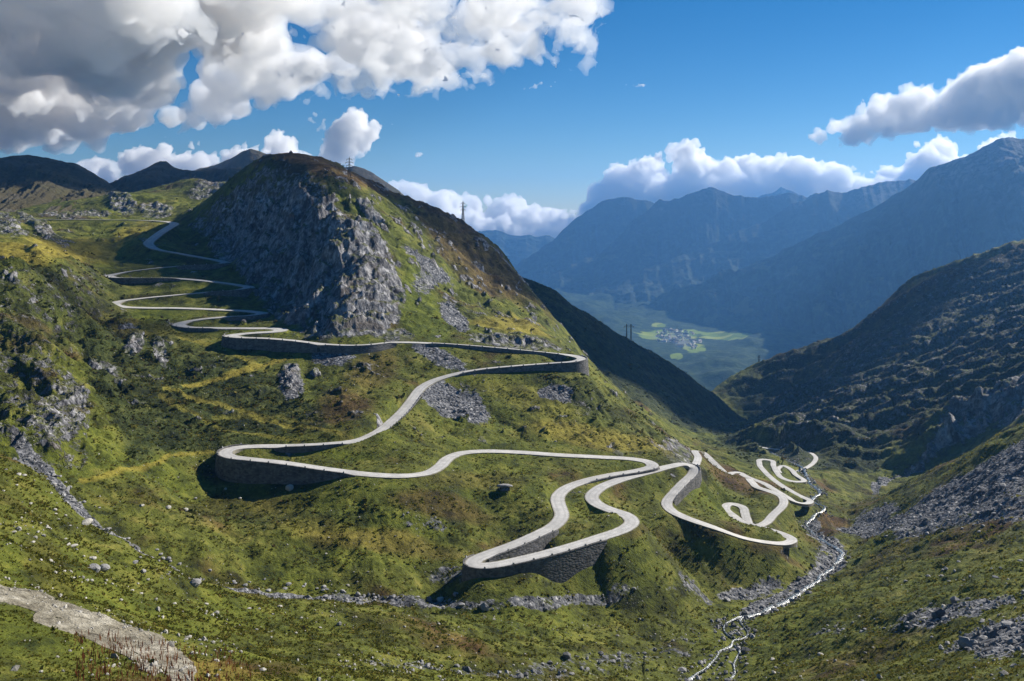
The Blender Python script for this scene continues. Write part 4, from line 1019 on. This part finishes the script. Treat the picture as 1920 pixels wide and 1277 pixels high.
# tufts: low cushions of dwarf shrub and bent grass
def tuft_shapes(n):
    out = []
    for k in range(n):
        v = []
        for c in range(7):
            a = gt.uniform(0, 6.283); l = gt.uniform(0.2, 0.55); w = gt.uniform(0.16, 0.34); h = gt.uniform(0.12, 0.34); ox, oy = gt.normal(0, .22, 2)
            cx, sx = math.cos(a), math.sin(a)
            v += [(ox - sx * w, oy + cx * w, -0.12), (ox + sx * w, oy - cx * w, -0.12), (ox + cx * l + sx * w * .5, oy + sx * l - cx * w * .5, h), (ox + cx * l * .8 - sx * w * .6, oy + sx * l * .8 + cx * w * .6, h * 0.9)]
        out.append(v)
    return np.array(out), np.array([[4 * c, 4 * c + 1, 4 * c + 2, 4 * c + 3] for c in range(7)])
TUFTS, TF = tuft_shapes(10)
def tuft_material(name, cols):
    m, t, b, pos = material(name, 0.9, 0.1)
    gg = t.N.new('ShaderNodeNewGeometry')
    n = t.noise(pos, 1 / 13, 4, 0.6)
    f = t.math('ADD', t.math('MULTIPLY', gg.outputs['Random Per Island'], 0.45), t.math('MULTIPLY', n, 0.55))
    c = t.ramp(f, [(0.25 + 0.5 * k / (len(cols) - 1), x) for k, x in enumerate(cols)])
    t.L.new(c, b.inputs['Base Color'])
    tr = t.N.new('ShaderNodeBsdfTranslucent'); t.L.new(c, tr.inputs[0])
    mx2 = t.N.new('ShaderNodeMixShader'); mx2.inputs[0].default_value = 0.5
    t.L.new(b.outputs[0], mx2.inputs[1]); t.L.new(tr.outputs[0], mx2.inputs[2]); t.L.new(mx2.outputs[0], t.N['Material Output'].inputs['Surface'])
    return m
GRASSM = tuft_material('tuft_grass', [(0.065, 0.078, 0.010), (0.105, 0.115, 0.015), (0.16, 0.155, 0.024), (0.22, 0.17, 0.04)])
BUSHM = tuft_material('dwarf_shrub', [(0.022, 0.032, 0.009), (0.040, 0.054, 0.012), (0.075, 0.080, 0.018), (0.095, 0.062, 0.022)])
bare = np.clip(1 - rock * 1.3, 0, 1) * np.clip(1 - scree * 1.2, 0, 1) * roadclear
pn = sstep(-0.15, 0.35, fbm(GX / 9, GY / 9, o=3))
pos, ri, ci, g = scatter((0.10 + 0.45 * pn) * bare * lod * (1 + 2.2 * sstep(330, 180, GY)) * (GY < 620), 33)
V, q = tile(TUFTS, TF, pos, g.lognormal(-0.1, 0.35, len(pos)).clip(0.4, 1.9) * np.clip(pos[:, 1] / 300, 0.32, 1.15), g)
tag(np_mesh('grass', V, q, GRASSM, smooth=False), kind='stuff')
print('grass', len(pos))
pb = sstep(0.0, 0.3, fbm(GX / 15 + 9, GY / 15, o=4))
pos, ri, ci, g = scatter(((0.028 - 0.022 * sstep(400, 280, GY)) * pb + (0.30 * shrub_shade * pb + 0.08 * shrub_shade) * (1 - 0.6 * sstep(650, 800, GY))) * np.clip(bare + 0.25 * rock, 0, 1) * (1 - path) * np.clip(lod, 0.12, 2) * (GY < 1500), 34)
V, q = tile(TUFTS, TF, pos, g.lognormal(0.25, 0.4, len(pos)).clip(0.5, 3.2) * np.clip(pos[:, 1] / 300, 0.5, 1.8), g)
tag(np_mesh('undergrowth', V, q, BUSHM, smooth=False), kind='stuff')
print('bush', len(pos))
# dry reddish stalks at the near left edge
gs = np.random.default_rng(77)
V, q = [], []
k = 0
for _ in range(1500):
    px = gs.uniform(140, 470); py = gs.uniform(1205, 1330) + (px - 300) * 0.12
    dens = 0.35 + 0.65 * (noise(np.array([px / 40.0]), np.array([py / 30.0]))[0] > -0.1)
    if gs.uniform() > dens: continue
    u = (px - CX) / F; y = gs.uniform(98, 150)
    hit = cast(px, min(py, 1420), 40, 400)
    if hit is None: continue
    x0, y0, z0 = hit
    hgt = gs.uniform(0.4, 1.5); lx, ly = gs.normal(0, 0.12, 2) * hgt; wd = gs.uniform(0.03, 0.06)
    a = gs.uniform(0, 3.14); cx, sx = math.cos(a) * wd, math.sin(a) * wd
    b0 = np.array((x0, y0, z0 - 0.1)); tp = np.array((x0 + lx, y0 + ly, z0 + hgt)); md = b0 * 0.45 + tp * 0.55 + np.array((lx * .1, 0, 0))
    e = np.array((cx, sx, 0))
    V += [b0 - e, b0 + e, md - e * 1.7, md + e * 1.7, tp - e * 0.3, tp + e * 0.3]
    q += [(k, k + 1, k + 3, k + 2), (k + 2, k + 3, k + 5, k + 4)]; k += 6
STALKM = tuft_material('red_stalk', [(0.06, 0.018, 0.010), (0.12, 0.035, 0.018), (0.17, 0.07, 0.03), (0.22, 0.13, 0.05)])
tag(np_mesh('grass', np.array(V), np.array(q), STALKM, smooth=False), kind='stuff')

# ------------------------------------------------------------------ boulders one can tell apart
BOULD, BF = stone_shapes(10, 2)
bmesh_cache = []
for k in range(10):
    o = np_mesh('boulder', BOULD[k], BF, None, smooth=False); me_ = o.data; bpy.data.objects.remove(o); bmesh_cache.append(me_)
def boulder(px, py, size, mat, label, group=None, squash=0.8):
    h_ = cast(px, py)
    if h_ is None: return
    me_ = bmesh_cache[random.randrange(10)]
    key = (me_, mat)
    if not me_.materials: me_.materials.append(mat)
    elif me_.materials[0] is not mat: 
        me_ = me_.copy(); me_.materials.clear(); me_.materials.append(mat)
    o = bpy.data.objects.new('boulder', me_); COL.objects.link(o)
    s_ = size * h_[1] / F * 0.95
    o.location = (h_[0], h_[1] + s_ * 0.25, float(ground(np.array([h_[0]]), np.array([h_[1] + s_ * 0.25]))[0]))
    o.scale = (s_ * random.uniform(.9, 1.15), s_ * random.uniform(.8, 1.1), s_ * squash * random.uniform(.85, 1.1))
    o.rotation_euler = (random.uniform(-.15, .15), random.uniform(-.15, .15), random.uniform(0, 6.28))
    tag(o, label, 'boulder', group)
boulder(541, 921, 17, PALEM, 'upright pale boulder standing alone below the broad hairpin wall', squash=1.3)
boulder(158, 984, 24, PALEM, 'large flat whitish boulder on the left bank of the rocky gully')
boulder(362, 1098, 30, STONEM, 'big dark square boulder beside the gully with a shaded face')
boulder(170, 1068, 34, STONEM, 'broad dark cracked boulder on the left foreground slope')
boulder(192, 1070, 26, STONEM, 'dark rounded boulder next to the broad cracked one')
boulder(945, 919, 28, STONEM, 'long grey slab lying flat in the bright meadow between the roads', squash=0.35)
boulder(825, 1128, 16, PALEM, 'pale boulder at the lower edge of the gully below the scree')
boulder(855, 1118, 15, STONEM, 'grey boulder just right of the pale one in the gully')
boulder(252, 1058, 12, STONEM, 'grey boulder at the gully bend')
boulder(268, 1076, 14, STONEM, 'whitish grey boulder on the turf below the gully bend')
boulder(264, 952, 11, PALEM, 'leftmost upright stone of the row below the dark hairpin wall')
boulder(315, 955, 13, PALEM, 'middle upright stone of the row below the dark hairpin wall')
boulder(346, 958, 13, PALEM, 'rightmost upright stone of the row below the dark hairpin wall')
boulder(136, 1028, 13, PALEM, 'white boulder on the stony slope left of the gully')
boulder(1895, 1175, 24, STONEM, 'biggest grey boulder on the stony ground at the right edge')
boulder(1540, 1230, 14, PALEM, 'white flat stone on the green turf right of the stream')
boulder(1450, 1238, 12, PALEM, 'small white stone on the turf nearest the stream fork')
boulder(1375, 1222, 9, STONEM, 'dark stone between the two stream arms')
groups = [
 ('stones in the rocky gully', 'grey stone among the rubble of the gully below the hairpins', STONEM, 60, lambda: random.choice([(95,885,150,950),(150,950,260,1035),(260,1035,420,1092),(420,1092,620,1112),(620,1112,830,1132)]), (6, 12), 14),
 ('stones on the left foreground slope', 'pale stone half sunk in the turf of the left foreground slope', PALEM, 60, lambda: random.choice([(0,880,110,960),(0,960,200,1060),(60,1060,330,1130),(300,1120,700,1200)]), (5, 10), 50),
 ('stones on the right slope', 'grey stone on the stony slope at the lower right', STONEM, 70, lambda: random.choice([(1650,1000,1900,960),(1700,1100,1920,1060),(1600,1190,1920,1150),(1720,1230,1920,1200)]), (5, 11), 36),
 ('stones along the stream', 'grey stone at the edge of the white stream', STONEM, 40, lambda: random.choice([(1512,985,1577,1038),(1577,1038,1512,1103),(1512,1103,1394,1154),(1394,1154,1375,1200)]), (5, 9), 14)]
for gname, lab, mat, n_, seg, (s0, s1), spread in groups:
    for _ in range(n_):
        x0, y0, x1, y1 = seg(); f_ = random.random()
        boulder(x0 + (x1 - x0) * f_ + random.gauss(0, spread * 0.4), y0 + (y1 - y0) * f_ + random.gauss(0, spread * 0.4), random.uniform(s0, s1), mat, lab, gname)

# ------------------------------------------------------------------ power pylons
STEEL, t, b, pos = material('weathered_steel', 0.6, 0.4)
b.inputs['Base Color'].default_value = (0.055, 0.058, 0.062, 1); b.inputs['Metallic'].default_value = 0.3
CERAM, t, b, pos = material('brown_insulator', 0.4, 0.5)
b.inputs['Base Color'].default_value = (0.05, 0.03, 0.025, 1)
def bars(segs, r):
    V, q = [], []
    for a, b_ in segs:
        a, b_ = Vector(a), Vector(b_); d = (b_ - a).normalized()
        up = Vector((0, 0, 1)) if abs(d.z) < 0.9 else Vector((1, 0, 0))
        e1 = d.cross(up).normalized() * r; e2 = d.cross(e1).normalized() * r
        k = len(V)
        for p_ in (a, b_):
            V += [p_ + e1 + e2, p_ - e1 + e2, p_ - e1 - e2, p_ + e1 - e2]
        q += [(k, k + 1, k + 5, k + 4), (k + 1, k + 2, k + 6, k + 5), (k + 2, k + 3, k + 7, k + 6), (k + 3, k, k + 4, k + 7), (k + 3, k + 2, k + 1, k), (k + 4, k + 5, k + 6, k + 7)]
    return V, q
def empty(name, loc, rz, label, cat, group):
    o = bpy.data.objects.new(name, None); COL.objects.link(o); o.location = loc; o.rotation_euler = (0, 0, rz); o.empty_display_size = 2
    return tag(o, label, cat, group)
def lattice_pylon(px, py, Y, H, label, rz=0.3, arms=((0.62, 2.8), (0.75, 3.6), (0.88, 2.6)), th=0.10):
    x, y, z = P(px, py, Y); z = float(ground(np.array([x]), np.array([y]))[0]) - 0.5
    root = empty('power_pylon', (x, y, z), rz, label, 'pylon', 'pylons on the ridges')
    segs = []
    def w_(f): return 1.25 * (1 - f) ** 1.2 + 0.22
    lv = [0, .2, .37, .52, .65, .76, .86, .95]
    for a, b_ in zip(lv[:-1], lv[1:]):
        wa, wb = w_(a), w_(b_)
        ca = [(sx * wa, sy * wa, a * H) for sx, sy in ((-1, -1), (1, -1), (1, 1), (-1, 1))]; cb = [(sx * wb, sy * wb, b_ * H) for sx, sy in ((-1, -1), (1, -1), (1, 1), (-1, 1))]
        for k in range(4):
            segs += [(ca[k], cb[k]), (ca[k], cb[(k + 1) % 4]), (ca[(k + 1) % 4], cb[k]), (cb[k], cb[(k + 1) % 4])]
    segs += [((0, 0, .95 * H), (0, 0, H))]
    V, q = bars(segs, th); mesh_obj('lattice_tower', V, q, STEEL, root)
    for f, l in arms:
        w0 = w_(f)
        V, q = bars([((-l, 0, f * H), (l, 0, f * H)), ((-l, 0, f * H), (0, w0, f * H + 1.0)), ((l, 0, f * H), (0, w0, f * H + 1.0)), ((-l, 0, f * H), (0, -w0, f * H + 1.0)), ((l, 0, f * H), (0, -w0, f * H + 1.0))], th * 1.1)
        arm = mesh_obj('crossarm', V, q, STEEL, root)
        for s_ in (-1, 1):
            V, q = bars([((s_ * l * .95, 0, f * H - 1.3), (s_ * l * .95, 0, f * H))], 0.13); mesh_obj('insulator', V, q, CERAM, arm)
    return root
lattice_pylon(655, 337, 812, 22, 'steel lattice pylon on the brown summit of the main mountain', 0.2)
lattice_pylon(868, 424, 915, 25, 'steel lattice pylon on the descending ridge in front of bright cloud', 0.5)
def portal_pylon(px, py, Y, H, label):
    x, y, z = P(px, py, Y); z = float(ground(np.array([x]), np.array([y]))[0]) - 1
    root = empty('power_pylon', (x, y, z), 0.25, label, 'pylon', 'pylons on the ridges')
    for s_ in (-1, 1):
        sg = []
        for k in range(6):
            a, b_ = k / 6 * H, (k + 1) / 6 * H
            w0 = 0.8 - 0.07 * k; w1 = 0.8 - 0.07 * (k + 1); cx_ = s_ * 3.6
            for sx, sy in ((-1, -1), (1, -1), (1, 1), (-1, 1)):
                sg += [((cx_ + sx * w0, sy * w0, a), (cx_ + sx * w1, sy * w1, b_)), ((cx_ + sx * w0, sy * w0, a), (cx_ - sx * w1, sy * w1, b_))]
        V, q = bars(sg, 0.12); mesh_obj('lattice_mast', V, q, STEEL, root)
    V, q = bars([((-8.5, 0, .84 * H), (8.5, 0, .84 * H)), ((-8.5, 0, .84 * H), (-3.6, 0, .93 * H)), ((8.5, 0, .84 * H), (3.6, 0, .93 * H)), ((-3.6, 0, .93 * H), (3.6, 0, .93 * H))], 0.2)
    arm = mesh_obj('crossarm', V, q, STEEL, root)
    for xx in (-8, 0, 8):
        V, q = bars([((xx, 0, .84 * H - 2.0), (xx, 0, .84 * H))], 0.16); mesh_obj('insulator', V, q, CERAM, arm)
portal_pylon(1179, 632, 1368, 27, 'dark twin-mast pylon on the shaded spur above the village')
lattice_pylon(1423, 690, 1780, 24, 'tiny pylon on the rim of the dark right-hand slope', 0.1, th=0.2)
lattice_pylon(996, 536, 1150, 14, 'small pylon low on the shaded ridge below the second one', 0.4)

# ------------------------------------------------------------------ village
HW, t, b, pos = material('house_plaster', 0.9, 0.2)
b.inputs['Base Color'].default_value = (0.75, 0.73, 0.70, 1)
HR, t, b, pos = material('slate_roof', 0.8, 0.3)
b.inputs['Base Color'].default_value = (0.16, 0.14, 0.13, 1)
gh = np.random.default_rng(19)
bvh_z = lambda x, y: CZ - 815 + float(fbm(np.array([x / 500]), np.array([y / 500]), o=4)[0]) * 26
hm = None
hcount = 0
for _ in range(900):
    if hcount >= 70: break
    px = gh.uniform(1222, 1312); py = gh.uniform(617, 655)
    if math.hypot((px - 1262) / 40, (py - 631) / 13) > 1 and math.hypot((px - 1290) / 24, (py - 645) / 10) > 1: continue
    y = 815 * F / (py - HZ); x = (px - CX) / F * y; z = bvh_z(x, y)
    if hm is None:
        v = np.array([(-6, -8, -3), (6, -8, -3), (6, 8, -3), (-6, 8, -3), (-6, -8, 7), (6, -8, 7), (6, 8, 7), (-6, 8, 7), (0, -8, 11), (0, 8, 11)], float)
        o = mesh_obj('village_house', v, [(0, 1, 5, 8, 4), (1, 2, 6, 5), (2, 3, 7, 9, 6), (3, 0, 4, 7)], HW)
        hm = o.data
        rv = np.array([(-7, -9, 6.4), (0, -9, 11.2), (0, 9, 11.2), (-7, 9, 6.4), (7, -9, 6.4), (7, 9, 6.4), (-7, -9, 6.9), (0, -9, 11.7), (0, 9, 11.7), (-7, 9, 6.9), (7, -9, 6.9), (7, 9, 6.9)], float)
        ro = mesh_obj('roof', rv, [(6, 7, 8, 9), (7, 10, 11, 8), (1, 0, 3, 2), (4, 1, 2, 5), (0, 6, 9, 3), (10, 4, 5, 11), (0, 1, 7, 6), (1, 4, 10, 7), (2, 3, 9, 8), (5, 2, 8, 11)], HR, o)
        rm_ = ro.data
    else:
        o = bpy.data.objects.new('village_house', hm); COL.objects.link(o)
        ro = bpy.data.objects.new('roof', rm_); COL.objects.link(ro); ro.parent = o
    s_ = gh.uniform(0.8, 1.7)
    o.location = (x, y, z); o.scale = (s_, s_ * gh.uniform(0.8, 1.6), s_); o.rotation_euler = (0, 0, gh.uniform(0, 3.14))
    tag(o, 'tiny white house of the distant village among green valley fields', 'house', 'houses of the valley village')
    hcount += 1
print('things', time.time() - T0)
